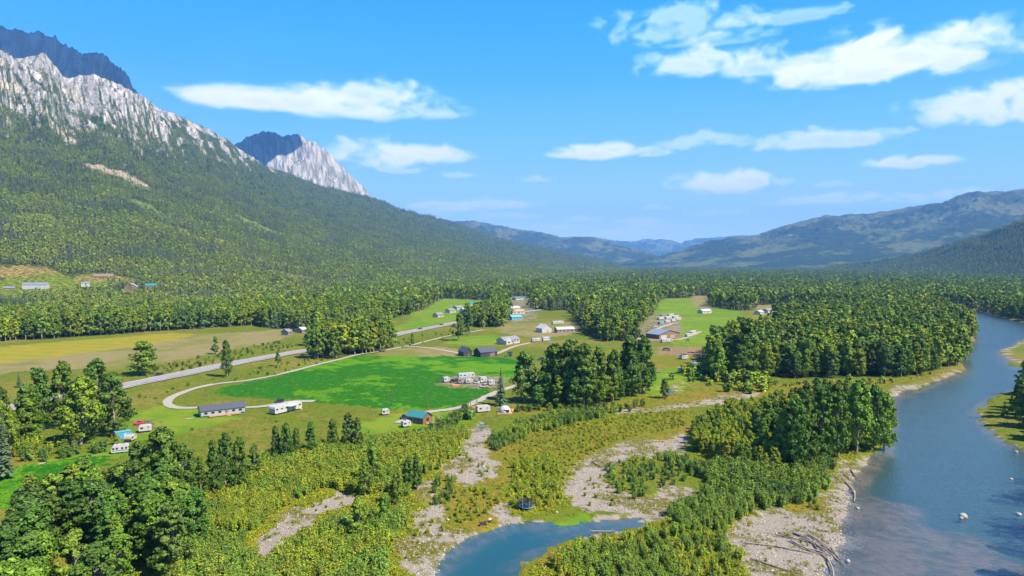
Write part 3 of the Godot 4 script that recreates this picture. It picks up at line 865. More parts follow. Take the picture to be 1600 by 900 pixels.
func conifer(s: int, wide: float, levels: int, boughs: int, crown: Leaves, wood: Leaves) -> void:
	var r := RandomNumberGenerator.new()
	r.seed = s
	wood.tube(Vector3(0, -0.3, 0), Vector3(0, 9.7, 0), 0.16, 0.02, 5, Color(0.12, 0.09, 0.07))
	for l in levels:
		var u := (l + r.randf() * 0.7) / levels
		var y := lerpf(0.9, 9.8, u)
		var reach := wide * (1.0 - u) * r.randf_range(0.75, 1.15) + 0.12
		for b in boughs:
			var a := TAU * (b + r.randf() * 0.8) / boughs + l * 1.7
			var len := reach * r.randf_range(0.6, 1.15)
			var d := Vector3(cos(a), -0.32 - 0.2 * r.randf(), sin(a))
			var side := Vector3(-sin(a), 0, cos(a))
			var g := r.randf_range(0.65, 1.3)
			var col := Color(g, g, g * r.randf_range(0.8, 1.25))
			for q in 2:   # an inner and an outer spray
				var m := d * len * (0.42 + 0.42 * q) + Vector3(0, y, 0)
				var k := crown.v.size()
				var w := len * (0.34 - 0.1 * q)
				crown.v.append_array([m - d * len * 0.36, m + side * w + Vector3(0, -0.1, 0), m + d * len * 0.36 + Vector3(0, 0.08, 0), m - side * w + Vector3(0, -0.1, 0)])
				var nor := (Vector3(cos(a), 0.9, sin(a)) + any_way(r) * 0.4).normalized()
				for z in 4:
					crown.n.append((nor + side * [0.0, 0.5, 0.0, -0.5][z]).normalized())
					crown.c.append(col * 0.7)
				crown.ix.append_array([k, k + 2, k + 1, k, k + 3, k + 2])


func shrub(s: int, stems: int, leaves: int, size: float, crown: Leaves, wood: Leaves) -> void:
	var r := RandomNumberGenerator.new()
	r.seed = s
	for i in stems:
		var a := r.randf() * TAU
		var sp := r.randf_range(0.3, 2.9)
		var top := Vector3(cos(a) * sp, r.randf_range(6.0, 10.0) - sp * 0.6, sin(a) * sp)
		var foot := Vector3(cos(a) * sp * 0.3, -0.3, sin(a) * sp * 0.3)
		wood.tube(foot, top, 0.12, 0.04, 3, Color(0.14, 0.11, 0.07))
		var tone := r.randf_range(0.75, 1.25)
		for k in leaves:
			var u := pow(r.randf(), 0.7)
			var d := any_way(r)
			var p := foot.lerp(top, 0.12 + 0.9 * u) + d * Vector3(1.5, 0.9, 1.5) * (1.15 - 0.75 * u) * r.randf_range(0.3, 1.0)
			p.y = maxf(p.y, 0.1)
			var nor := (d * 0.7 + Vector3(p.x, 3.0, p.z).normalized() * 0.8 + any_way(r) * 0.4).normalized()
			var g := tone * r.randf_range(0.7, 1.3)
			crown.leaf(p, (nor + any_way(r) * 0.5).normalized(), nor, size * r.randf_range(0.6, 1.3), 1.2, r.randf() * TAU, Color(g * r.randf_range(0.85, 1.2), g, g * r.randf_range(0.6, 1.3)))


func tuft(s: int) -> Leaves:
	var r := RandomNumberGenerator.new()
	r.seed = s
	var o := Leaves.new()
	for i in 30:
		var a := r.randf() * TAU
		var sp := r.randf() * 6.5
		var at := Vector3(cos(a) * sp, r.randf_range(1.0, 9.0) * (1.1 - sp / 8.0), sin(a) * sp)
		var face := (Vector3(cos(a) * 0.7, 0.9, sin(a) * 0.7) + any_way(r) * 0.7).normalized()
		var g := r.randf_range(0.7, 1.35)
		o.leaf(at, face, face, r.randf_range(2.5, 5.0), 0.8, r.randf() * TAU, Color(g, g, g * 0.9))
	return o


func leaf_material(c: Color, glow := 0.35) -> StandardMaterial3D:
	var m := StandardMaterial3D.new()
	m.albedo_color = c.linear_to_srgb()
	m.vertex_color_use_as_albedo = true
	m.roughness = 0.55
	m.metallic_specular = 0.3
	m.backlight_enabled = true
	m.backlight = Color(0.90 * glow, glow, 0.45 * glow)
	return m


# ---------------------------------------------------------------- plants: where they stand
enum {POPLAR, SPRUCE, BUSH}
const DARK := Color(0.076, 0.150, 0.022)
const MID := Color(0.135, 0.225, 0.022)
const LIGHT := Color(0.205, 0.275, 0.018)
const YELLOW := Color(0.225, 0.275, 0.014)
const NEEDLE := Color(0.072, 0.125, 0.042)
var plants := []     # each: [place, height, species, tint, width, label, group]


func vary(c: Color, by := 0.2) -> Color:
	var k := rng.randf_range(1.0 - by, 1.0 + by)
	return Color(c.r * k * rng.randf_range(0.88, 1.14), c.g * k, c.b * k * rng.randf_range(0.8, 1.2))


func stand(x: float, z: float, h: float, species: int, tint: Color, wide := 1.0, label := "", group := "", y := -999.0) -> void:
	plants.append([Vector3(x, floor_height(x, z) if y < -900.0 else y, z), h, species, tint, wide, label, group])


func inside(flat: Array, x: float, z: float) -> bool:
	var hit := false
	var n := flat.size() / 2
	for i in n:
		var ax: float = flat[i * 2]
		var az: float = flat[i * 2 + 1]
		var bx: float = flat[(i + 1) % n * 2]
		var bz: float = flat[(i + 1) % n * 2 + 1]
		if (az > z) != (bz > z) and x < ax + (bx - ax) * (z - az) / (bz - az): hit = not hit
	return hit


func grove(flat: Array, gap: float, h0: float, h1: float, species: int, tints: Array, label: String, group: String, wide := 1.0, keep := 1.0, avoid := []) -> void:
	var x0 := 1e9
	var x1 := -1e9
	var z0 := 1e9
	var z1 := -1e9
	for i in range(0, flat.size(), 2):
		x0 = minf(x0, flat[i])
		x1 = maxf(x1, flat[i])
		z0 = minf(z0, flat[i + 1])
		z1 = maxf(z1, flat[i + 1])
	var z := z0
	while z < z1:
		var x := x0
		while x < x1:
			var px := x + rng.randf_range(-0.55, 0.55) * gap
			var pz := z + rng.randf_range(-0.55, 0.55) * gap
			x += gap
			if rng.randf() > keep or not inside(flat, px, pz): continue
			var l := rough_land(px, pz)
			if l == RIVER or l == POND or l in avoid or wetness(px, pz) > 0.05: continue
			var n := nb.get_noise_2d(px * 0.7, pz * 0.7)
			var ti := clampi(int((n + 0.5 + rng.randf_range(-0.25, 0.25)) * tints.size()), 0, tints.size() - 1)
			var hh := lerpf(h0, h1, clampf(rng.randf() * 0.6 + (na.get_noise_2d(px * 2.0, pz * 2.0) + 0.5) * 0.4, 0.0, 1.0))
			stand(px, pz, hh, species, vary(tints[ti]), wide * rng.randf_range(0.85, 1.2), label, group)
		z += gap


func plant_all() -> void:
	# single trees one can point to
	for a in [
		[-220.2, -404.2, 21.0, POPLAR, MID, 1.75, "broad round cottonwood standing alone beside the pale stubble field"],
		[-166.7, -397.4, 22.2, POPLAR, DARK, 0.75, "slim dark cottonwood on the near verge of the highway"],
		[-217.5, -498.1, 13.2, POPLAR, MID, 1.1, "small leafy tree at the end of the stubble field beyond the highway"],
		[-150.5, -436.7, 11.6, POPLAR, DARK, 0.8, "small dark tree between the highway and the crop field"],
		[-5.1, -317.1, 18.4, SPRUCE, NEEDLE, 0.9, "dark pointed spruce beside the lane by the parked campers"],
		[6.1, -324.4, 25.5, POPLAR, DARK.lerp(MID, 0.35), 1.15, "tall bushy cottonwood at the left end of the dark clump"],
		[20.5, -320.0, 29.1, POPLAR, DARK, 1.0, "tall cottonwood second from the left in the dark clump"],
		[26.9, -317.1, 32.1, POPLAR, DARK, 1.0, "tallest cottonwood near the middle of the dark clump"],
		[32.9, -311.5, 31.0, POPLAR, DARK, 1.15, "wide cottonwood at the front of the dark clump"],
		[39.5, -317.1, 27.9, POPLAR, DARK.lerp(MID, 0.35), 0.9, "lighter cottonwood inside the dark clump beside the dry channel"],
		[49.0, -328.9, 25.2, POPLAR, DARK, 0.75, "narrow cottonwood right of the gap in the dark clump"],
		[58.7, -341.7, 30.4, POPLAR, DARK, 1.0, "tall cottonwood near the right end of the dark clump"],
		[66.7, -348.4, 30.3, POPLAR, DARK, 0.9, "rightmost tall cottonwood of the dark clump above the side creek"],
		[15.8, -328.9, 20.6, POPLAR, DARK, 0.8, "shorter cottonwood in the gap left of the dark clump"],
		[11.7, -308.7, 11.7, POPLAR, DARK, 1.3, "low dark bushy tree at the left foot of the clump"],
		[-46.2, -584.3, 24.8, POPLAR, DARK, 0.9, "dark cottonwood standing alone beside the highway near the village"],
		[-41.5, -631.0, 11.9, POPLAR, DARK, 1.0, "small round tree right of the lone highway cottonwood"],
		[-80.5, -548.2, 10.9, POPLAR, DARK, 0.8, "small dark tree at the bend of the side road"],
		[75.9, -335.2, 10.2, POPLAR, MID, 1.2, "small tree on the bank of the side creek"],
		[-187.2, -268.7, 26.3, POPLAR, DARK, 0.95, "dark cottonwood at the left of the tall grove by the highway"],
		[-183.2, -275.0, 27.4, POPLAR, DARK.lerp(MID, 0.35), 0.9, "cottonwood second from the left in the tall grove"],
		[-159.1, -249.6, 25.6, POPLAR, MID, 1.2, "big light green cottonwood at the front of the tall grove"],
		[-165.8, -270.7, 29.8, POPLAR, DARK, 1.1, "tallest dark cottonwood of the grove above the blue shed"],
		[-154.0, -262.6, 25.0, POPLAR, DARK, 1.1, "dark cottonwood at the right end of the grove beside the blue shed"],
		[-182.0, -253.2, 22.2, POPLAR, DARK.lerp(MID, 0.35), 1.0, "mid green cottonwood below the highway bend at the left"],
		[-180.8, -244.3, 14.0, POPLAR, DARK.lerp(MID, 0.35), 1.0, "smaller cottonwood at the left edge of the picture"],
		[-157.5, -209.3, 21.2, SPRUCE, NEEDLE, 0.9, "dark spruce at the left edge above the green field"],
		[-263.4, -362.7, 8.9, SPRUCE, NEEDLE, 1.0, "small spruce behind the tall grove near the stubble field"],
		[-93.5, -181.1, 23.1, POPLAR, DARK, 1.0, "tallest dark cottonwood of the big clump before the motorhome"],
		[-100.7, -183.4, 18.5, POPLAR, DARK.lerp(MID, 0.35), 1.1, "cottonwood left of the tallest one before the motorhome"],
		[-89.9, -184.9, 18.1, POPLAR, DARK, 1.0, "dark cottonwood right of the tallest one in the near clump"],
		[-101.0, -174.3, 15.1, POPLAR, DARK.lerp(MID, 0.35), 1.2, "wide cottonwood in the middle of the near left clump"],
		[-103.8, -167.9, 14.2, POPLAR, DARK.lerp(MID, 0.35), 1.2, "round cottonwood beside the near green field"],
		[-105.1, -160.2, 13.1, POPLAR, DARK, 1.2, "dark cottonwood over the lower edge of the near green field"],
		[-83.4, -156.6, 17.3, POPLAR, DARK.lerp(MID, 0.35), 1.15, "leafy cottonwood in front of the tallest near one"],
		[-86.7, -188.4, 13.2, POPLAR, DARK, 0.9, "shorter dark cottonwood at the right flank of the near clump"],
		[-84.5, -192.0, 17.1, POPLAR, DARK, 0.75, "left one of three slim dark cottonwoods below the long grey house"],
		[-82.8, -195.2, 17.9, POPLAR, DARK, 0.75, "middle one of three slim dark cottonwoods below the long grey house"],
		[-80.6, -198.6, 16.0, POPLAR, DARK, 0.75, "right one of three slim dark cottonwoods below the long grey house"],
		[-79.9, -209.3, 11.2, POPLAR, DARK, 0.9, "short dark cottonwood between the slim three and the white trailer"],
		[-79.6, -228.4, 12.2, POPLAR, DARK, 0.7, "leftmost slim cottonwood of the row below the white trailer"],
		[-75.6, -226.9, 13.4, POPLAR, DARK, 0.7, "second slim cottonwood of the row below the white trailer"],
		[-73.6, -229.9, 11.0, POPLAR, DARK, 0.7, "shorter third cottonwood of the row below the white trailer"],
		[-69.5, -233.0, 12.7, POPLAR, DARK, 0.8, "fourth cottonwood of the row, below the end of the driveway"],
		[-64.1, -241.0, 11.7, POPLAR, DARK, 0.8, "left one of the tall pair near the small white camper"],
		[-59.0, -242.7, 13.4, POPLAR, DARK, 0.95, "right and taller one of the pair near the small white camper"],
		[-55.4, -241.8, 11.8, POPLAR, DARK, 0.7, "slim cottonwood leaning against the tall pair"],
		[-41.4, -202.0, 12.8, POPLAR, MID, 0.9, "cottonwood rising alone out of the yellow green thicket"],
		[-42.2, -193.6, 11.1, POPLAR, MID, 0.9, "smaller cottonwood beside the one rising out of the thicket"],
		[-30.7, -197.5, 10.0, POPLAR, DARK, 0.8, "dark slim cottonwood left of the gravel track"],
		[-27.9, -198.6, 11.0, POPLAR, DARK, 0.8, "dark slim cottonwood nearest to the gravel track"],
		[-31.8, -185.9, 9.8, POPLAR, MID, 0.9, "cottonwood at the edge of the thicket above the gravel"],
		[-36.6, -160.2, 11.6, POPLAR, MID, 1.0, "bushy cottonwood low in the near thicket"],
		[-31.9, -167.9, 9.7, POPLAR, MID, 0.9, "bushy young cottonwood left of the lower gravel bar"],
		[92.8, -221.2, 23.6, POPLAR, DARK, 0.75, "dark slim cottonwood at the front of the river point grove"],
		[97.4, -222.6, 24.6, POPLAR, DARK, 0.8, "tall dark cottonwood at the front of the river point grove"],
		[104.0, -226.9, 25.5, POPLAR, DARK, 0.9, "dark cottonwood in the middle of the river point grove"],
		[111.7, -231.4, 25.6, POPLAR, DARK, 0.9, "broad dark cottonwood of the river point grove"],
		[121.9, -239.3, 26.0, POPLAR, MID, 0.9, "lighter cottonwood near the tip of the river point grove"],
		[129.0, -242.7, 24.0, POPLAR, DARK, 0.85, "cottonwood second from the water on the river point"],
		[134.3, -244.3, 22.3, POPLAR, MID, 0.85, "cottonwood leaning out at the water on the river point"],
		[90.2, -224.0, 18.4, POPLAR, MID, 0.8, "shorter cottonwood at the left end of the river point grove"],
		[135.6, -390.8, 36.2, POPLAR, DARK, 1.2, "tall dark cottonwood standing out before the riverside forest"],
		[128.5, -395.2, 26.2, POPLAR, DARK, 1.1, "dark cottonwood at the left end of the riverside forest"],
		[217.6, -289.7, 17.9, POPLAR, DARK, 1.2, "dark cottonwood on the far side of the river at the right edge"],
		[236.7, -308.7, 19.0, POPLAR, DARK, 1.2, "cottonwood behind the dark one on the far river bank"],
	]:
		stand(a[0], a[1], a[2], a[3], vary(a[4], 0.08), a[5], a[6], "")
	for a in [[113.2, -142.1, 15.0], [124.2, -157.3, 13.0], [137.4, -172.1, 15.0], [152.9, -188.4, 17.0], [165.7, -206.8, 12.0], [137.2, -164.0, 18.0], [161.3, -191.0, 19.0]]:
		stand(a[0], a[1], a[2], POPLAR, vary(DARK), 1.1, "dark cottonwood overhanging the river at the right edge", "trees on the right river bank")
	# groves
	grove([-130.0, -143.6, -121.3, -167.9, -113.2, -183.4, -94.6, -181.1, -76.6, -167.9, -71.3, -149.8, -70.7, -127.7, -78.8, -111.1, -92.3, -101.2], 6.0, 11.0, 18.0, POPLAR, [DARK, DARK, MID], "leafy cottonwood in the near left clump at the bottom of the picture", "near left cottonwoods", 1.15, 0.8)
	grove([-253.8, -253.2, -218.3, -275.0, -213.5, -289.7, -192.3, -275.0, -177.1, -267.6, -168.7, -228.4, -187.0, -185.9], 8.0, 15.0, 24.0, POPLAR, [DARK, MID], "cottonwood in the grove between the highway and the near green field", "grove left of the blue shed", 1.0, 0.8)
	grove([-182.0, -253.2, -154.9, -244.3, -146.1, -253.2, -143.2, -240.2, -149.0, -231.4, -158.0, -225.5, -163.4, -221.2], 4.5, 3.0, 6.0, BUSH, [DARK, MID, LIGHT], "leafy bush at the foot of the tall grove beside the near green field", "bushes round the near green field", 1.4, 0.8)
	grove([11.9, -314.3, 28.9, -306.1, 63.3, -335.2, 71.8, -362.7, 55.3, -366.5, 26.6, -351.9, 16.0, -338.4], 6.0, 14.0, 23.0, POPLAR, [DARK, DARK, MID], "cottonwood inside the dark clump above the dry channel", "dark clump in the middle", 0.95, 0.75)
	grove([0.0, -302.1, 16.9, -298.3, 36.3, -295.8, 61.2, -308.7, 64.0, -322.9, 37.9, -308.7, 12.0, -317.1], 4.0, 2.5, 5.0, BUSH, [DARK, MID], "dark bush along the foot of the middle cottonwood clump", "bushes under the middle clump", 1.3, 0.6)
	grove([83.5, -232.2, 92.8, -222.6, 107.4, -226.9, 132.3, -241.8, 146.5, -262.6, 172.0, -308.7, 163.0, -325.9, 138.2, -311.5, 112.6, -283.8, 91.0, -253.2], 5.0, 10.0, 17.0, POPLAR, [DARK, DARK, MID, LIGHT], "cottonwood in the grove on the river point", "river point grove", 0.85, 0.85)
	grove([64.3, -244.3, 72.9, -270.7, 91.4, -293.3, 118.7, -314.3, 142.1, -325.9, 137.0, -308.7, 111.7, -281.6, 93.4, -253.2, 92.8, -222.6, 82.5, -217.8, 70.9, -226.9], 2.6, 5.0, 9.0, POPLAR, [MID, LIGHT, LIGHT, YELLOW], "young light green cottonwood in the dense stand left of the river point", "young cottonwood stand", 1.0, 0.95)
	grove([117.7, -378.3, 143.7, -390.8, 134.1, -355.4, 108.6, -338.4], 5.0, 4.0, 9.0, BUSH, [MID, LIGHT], "leafy bush in front of the riverside forest", "bushes before the riverside forest", 1.4, 0.6)
	grove([214.0, -378.3, 286.2, -434.0, 298.4, -444.9, 230.9, -395.2, 191.0, -382.4, 142.7, -378.3, 138.2, -366.5, 188.6, -370.3], 3.0, 1.5, 3.5, BUSH, [MID, LIGHT, YELLOW], "low bush on the grassy bank before the riverside forest", "bushes on the river bank", 1.4, 0.4)
	grove([211.3, -308.7, 248.6, -346.7, 296.4, -374.3, 301.7, -355.4, 208.1, -244.3, 187.5, -247.8, 186.0, -258.8], 2.6, 1.0, 2.6, BUSH, [LIGHT, YELLOW], "low yellow green bush on the far bank meadow", "bushes on the far bank", 1.5, 0.4)
	grove([191.6, -253.2, 208.1, -244.3, 402.3, -474.7, 305.4, -395.2, 278.8, -374.3, 233.2, -308.7], 7.0, 13.0, 20.0, POPLAR, [DARK, MID], "cottonwood on the far bank meadow at the right edge", "trees on the far bank", 1.0, 0.7)
	# thickets of young willow and cottonwood
	grove([-92.6, -195.2, -83.3, -231.4, -65.4, -246.9, -39.2, -258.8, -18.7, -275.0, -15.6, -253.2, -21.0, -221.2, -29.0, -211.2, -29.0, -191.0, -44.7, -196.3, -57.1, -200.9, -63.6, -181.1, -64.3, -167.1, -74.1, -165.9, -85.0, -172.1], 1.6, 2.2, 4.6, BUSH, [MID, LIGHT, LIGHT, YELLOW], "young yellow green willow in the thicket below the farm houses", "thicket left of the gravel track", 1.25, 0.92, [GRAVEL])
	grove([-52.8, -142.1, -52.0, -153.8, -47.0, -164.8, -38.1, -174.3, -27.2, -178.7, -27.1, -167.9, -28.2, -160.2, -27.9, -146.6, -25.6, -127.7, -67.0, -127.7, -72.9, -153.1, -68.6, -160.2], 1.9, 3.0, 6.2, BUSH, [MID, MID, LIGHT, LIGHT], "young cottonwood bush in the near thicket", "near thicket left of the pond", 1.2, 0.95, [GRAVEL])
	grove([-75.3, -143.6, -73.3, -164.0, -64.0, -160.2, -58.3, -153.1, -56.7, -135.2, -64.7, -123.1], 2.6, 2.0, 5.0, BUSH, [MID, LIGHT], "bush at the bottom of the picture beside the near cottonwoods", "bushes at the bottom left", 1.3, 0.8)
	grove([-9.6, -253.2, 0.0, -275.0, 16.8, -295.8, 37.6, -306.1, 41.6, -293.3, 26.4, -279.3, 10.1, -267.6, 0.0, -248.7, -6.8, -240.2], 1.9, 2.0, 4.2, BUSH, [DARK, MID, MID, LIGHT], "dark green willow in the band right of the dry channel head", "willows right of the dry channel", 1.2, 0.95, [GRAVEL])
	grove([-27.5, -264.6, -17.2, -279.3, -17.5, -308.7, -22.5, -298.3, -29.0, -279.3, -35.8, -270.7], 3.0, 3.0, 6.0, BUSH, [DARK, DARK, MID], "dark bush beside the parked cars above the dry channel", "bushes by the parked cars", 1.3, 0.9)
	grove([-4.8, -253.2, 23.7, -278.2, 56.3, -298.3, 78.0, -306.1, 71.0, -278.2, 38.3, -253.2, 21.5, -226.9, 14.9, -196.3, 12.2, -183.4, 0.0, -183.4, -1.9, -196.3, 0.0, -211.2, -2.2, -232.2], 1.8, 0.6, 1.5, BUSH, [LIGHT, YELLOW, YELLOW], "low yellow green bush on the open scrubland", "low scrub in the middle", 1.8, 0.62, [GRAVEL])
	grove([0.0, -228.4, 15.4, -232.2, 14.9, -196.3, 12.2, -183.4, 0.0, -183.4], 2.0, 1.6, 3.0, BUSH, [LIGHT, YELLOW], "yellow green willow above the trampoline", "willows above the trampoline", 1.4, 0.8, [GRAVEL])
	grove([30.4, -221.2, 44.0, -232.2, 57.7, -234.5, 61.9, -217.8, 53.4, -205.0, 41.6, -199.1, 32.6, -185.9, 28.3, -199.1], 2.1, 1.4, 3.4, BUSH, [DARK, MID, LIGHT], "green willow growing inside the gravel crescent", "willows on the gravel crescent", 1.3, 0.62)
	grove([19.7, -208.0, 28.9, -217.8, 33.1, -183.4, 21.2, -185.9], 2.6, 0.8, 1.8, BUSH, [LIGHT, YELLOW], "small bush on the pale stones of the gravel crescent", "small bushes on the gravel crescent", 1.4, 0.3)
	grove([58.8, -217.8, 73.8, -222.6, 90.8, -217.8, 105.3, -226.9, 105.2, -217.8, 93.1, -196.3, 82.2, -188.4, 69.5, -183.0, 60.0, -175.6, 53.6, -165.9, 41.5, -167.9, 40.2, -176.5, 51.0, -188.4, 59.0, -200.9], 2.0, 2.6, 5.0, BUSH, [DARK, MID, MID], "dark green willow in the dense thicket beside the gravel bar", "dark willow thicket", 1.25, 0.97, [GRAVEL])
	grove([15.2, -160.2, 32.2, -169.6, 41.3, -167.1, 53.3, -164.8, 53.2, -153.1, 43.9, -127.7, 6.1, -127.7, 8.6, -149.8], 2.0, 1.8, 4.0, BUSH, [MID, MID, LIGHT, YELLOW], "green willow in the thicket between the pond and the gravel bar", "willow thicket right of the pond", 1.25, 0.9, [GRAVEL])
	grove([2.1, -143.6, 5.9, -155.9, 17.1, -163.2, 30.5, -168.8, 15.2, -160.2, 6.8, -143.6, 3.7, -127.7, 1.2, -127.7], 1.9, 0.7, 1.6, BUSH, [LIGHT, YELLOW], "low yellowish bush along the right shore of the pond", "low bushes on the pond shore", 1.8, 0.7)
	grove([-22.0, -193.6, -11.5, -202.0, -1.8, -193.6, -5.0, -175.6, -12.7, -167.1, -18.3, -175.6], 2.0, 0.8, 2.0, BUSH, [LIGHT, YELLOW, YELLOW], "low bush on the grassy patch above the pond beach", "low bushes above the pond beach", 1.7, 0.6, [GRAVEL])
	grove([-24.2, -193.6, -22.0, -211.2, -17.3, -206.8, -17.9, -188.4, -21.2, -185.9], 2.2, 2.0, 3.6, BUSH, [DARK, MID], "dark green bush at the fork of the gravel tracks", "bushes at the track fork", 1.2, 0.8)
	grove([-22.0, -232.2, -15.9, -240.2, -6.2, -217.8, -11.5, -202.0], 3.4, 0.8, 2.2, BUSH, [MID, LIGHT], "small green bush on the dry gravel channel", "bushes in the dry channel", 1.3, 0.5)
	grove([75.8, -183.4, 91.1, -192.0, 87.7, -181.1, 76.2, -178.3], 2.6, 1.0, 2.2, BUSH, [MID, LIGHT], "small bush at the edge of the river gravel bar", "bushes on the gravel bar edge", 1.4, 0.5)
	grove([-60.8, -153.8, -61.6, -175.1, -55.3, -194.2, -48.7, -197.5, -46.5, -188.4, -52.2, -180.1, -58.2, -163.2], 2.2, 0.4, 1.3, BUSH, [MID, LIGHT, YELLOW], "low bush on the gravel strip inside the near thicket", "bushes on the left gravel strip", 1.6, 0.4)
	grove([53.6, -156.6, 86.0, -181.1, 79.0, -156.6, 67.0, -143.6, 52.6, -137.9], 5.0, 0.5, 1.3, BUSH, [MID, LIGHT], "tiny bush scattered on the river gravel bar", "tiny bushes on the river gravel bar", 1.6, 0.28)
	grove([-25.5, -167.9, -18.9, -181.1, -15.8, -165.9, -19.2, -143.6, -23.3, -143.6], 2.4, 0.7, 1.8, BUSH, [LIGHT, YELLOW], "low bush on the gravel beach left of the pond", "bushes on the pond beach", 1.6, 0.6)
	grove([-143.7, -253.2, -128.0, -270.7, -104.0, -289.7, -54.7, -289.7, -28.6, -275.0, -40.3, -266.6, -67.0, -253.2, -85.5, -237.7, -97.2, -205.0, -96.8, -196.3, -123.3, -228.4], 4.0, 0.8, 2.4, BUSH, [MID, LIGHT, YELLOW], "bush on the rough meadow below the farm houses", "bushes on the rough meadow", 1.6, 0.07)
	grove([-190.2, -330.5, -176.4, -374.3, -157.3, -439.4, -134.1, -474.7, -119.4, -487.8, -130.8, -434.0, -143.1, -399.7, -165.9, -374.3, -170.8, -335.2, -174.9, -308.7], 5.0, 0.9, 3.0, BUSH, [DARK, MID, LIGHT], "bush on the verge between the highway and the crop field", "bushes on the highway verge", 1.5, 0.35)
	grove([-227.6, -439.4, -217.3, -491.2, -196.2, -579.5, -170.2, -548.2, -183.7, -487.8, -199.5, -423.6, -213.7, -390.8], 4.5, 1.2, 3.5, BUSH, [DARK, MID, LIGHT], "bush on the far verge of the highway", "bushes on the far verge of the highway", 1.5, 0.4)
	grove([-104.8, -556.8, -65.1, -692.5, -30.8, -728.0, -25.3, -672.9, -61.5, -594.1, -88.7, -523.9], 5.0, 0.9, 2.4, BUSH, [MID, LIGHT], "bush between the highway and the side road", "bushes beside the side road", 1.5, 0.3)
	grove([109.7, -431.4, 140.6, -459.4, 116.4, -374.3, 83.0, -351.9, 84.7, -374.3], 5.0, 3.0, 7.0, BUSH, [MID, LIGHT], "leafy bush beside the small trailers at the side creek", "bushes at the side creek", 1.3, 0.6)
	fill_woods()


func where_words(p: Vector3) -> Array:
	if p.x > 120.0: return ["cottonwood in the riverside forest on the inside of the river bend", "riverside forest trees"]
	if p.x > 60.0: return ["tree in the row beyond the green field with the grey barn", "trees beyond the barn field"]
	if p.x > -70.0 and p.z < -560.0: return ["tree in the woods round the village", "village trees"]
	if p.x > -160.0: return ["tree in the woods between highway and crop field", "trees beside the highway"]
	return ["tree in the forest edge behind the hay field", "forest edge behind the hay field"]


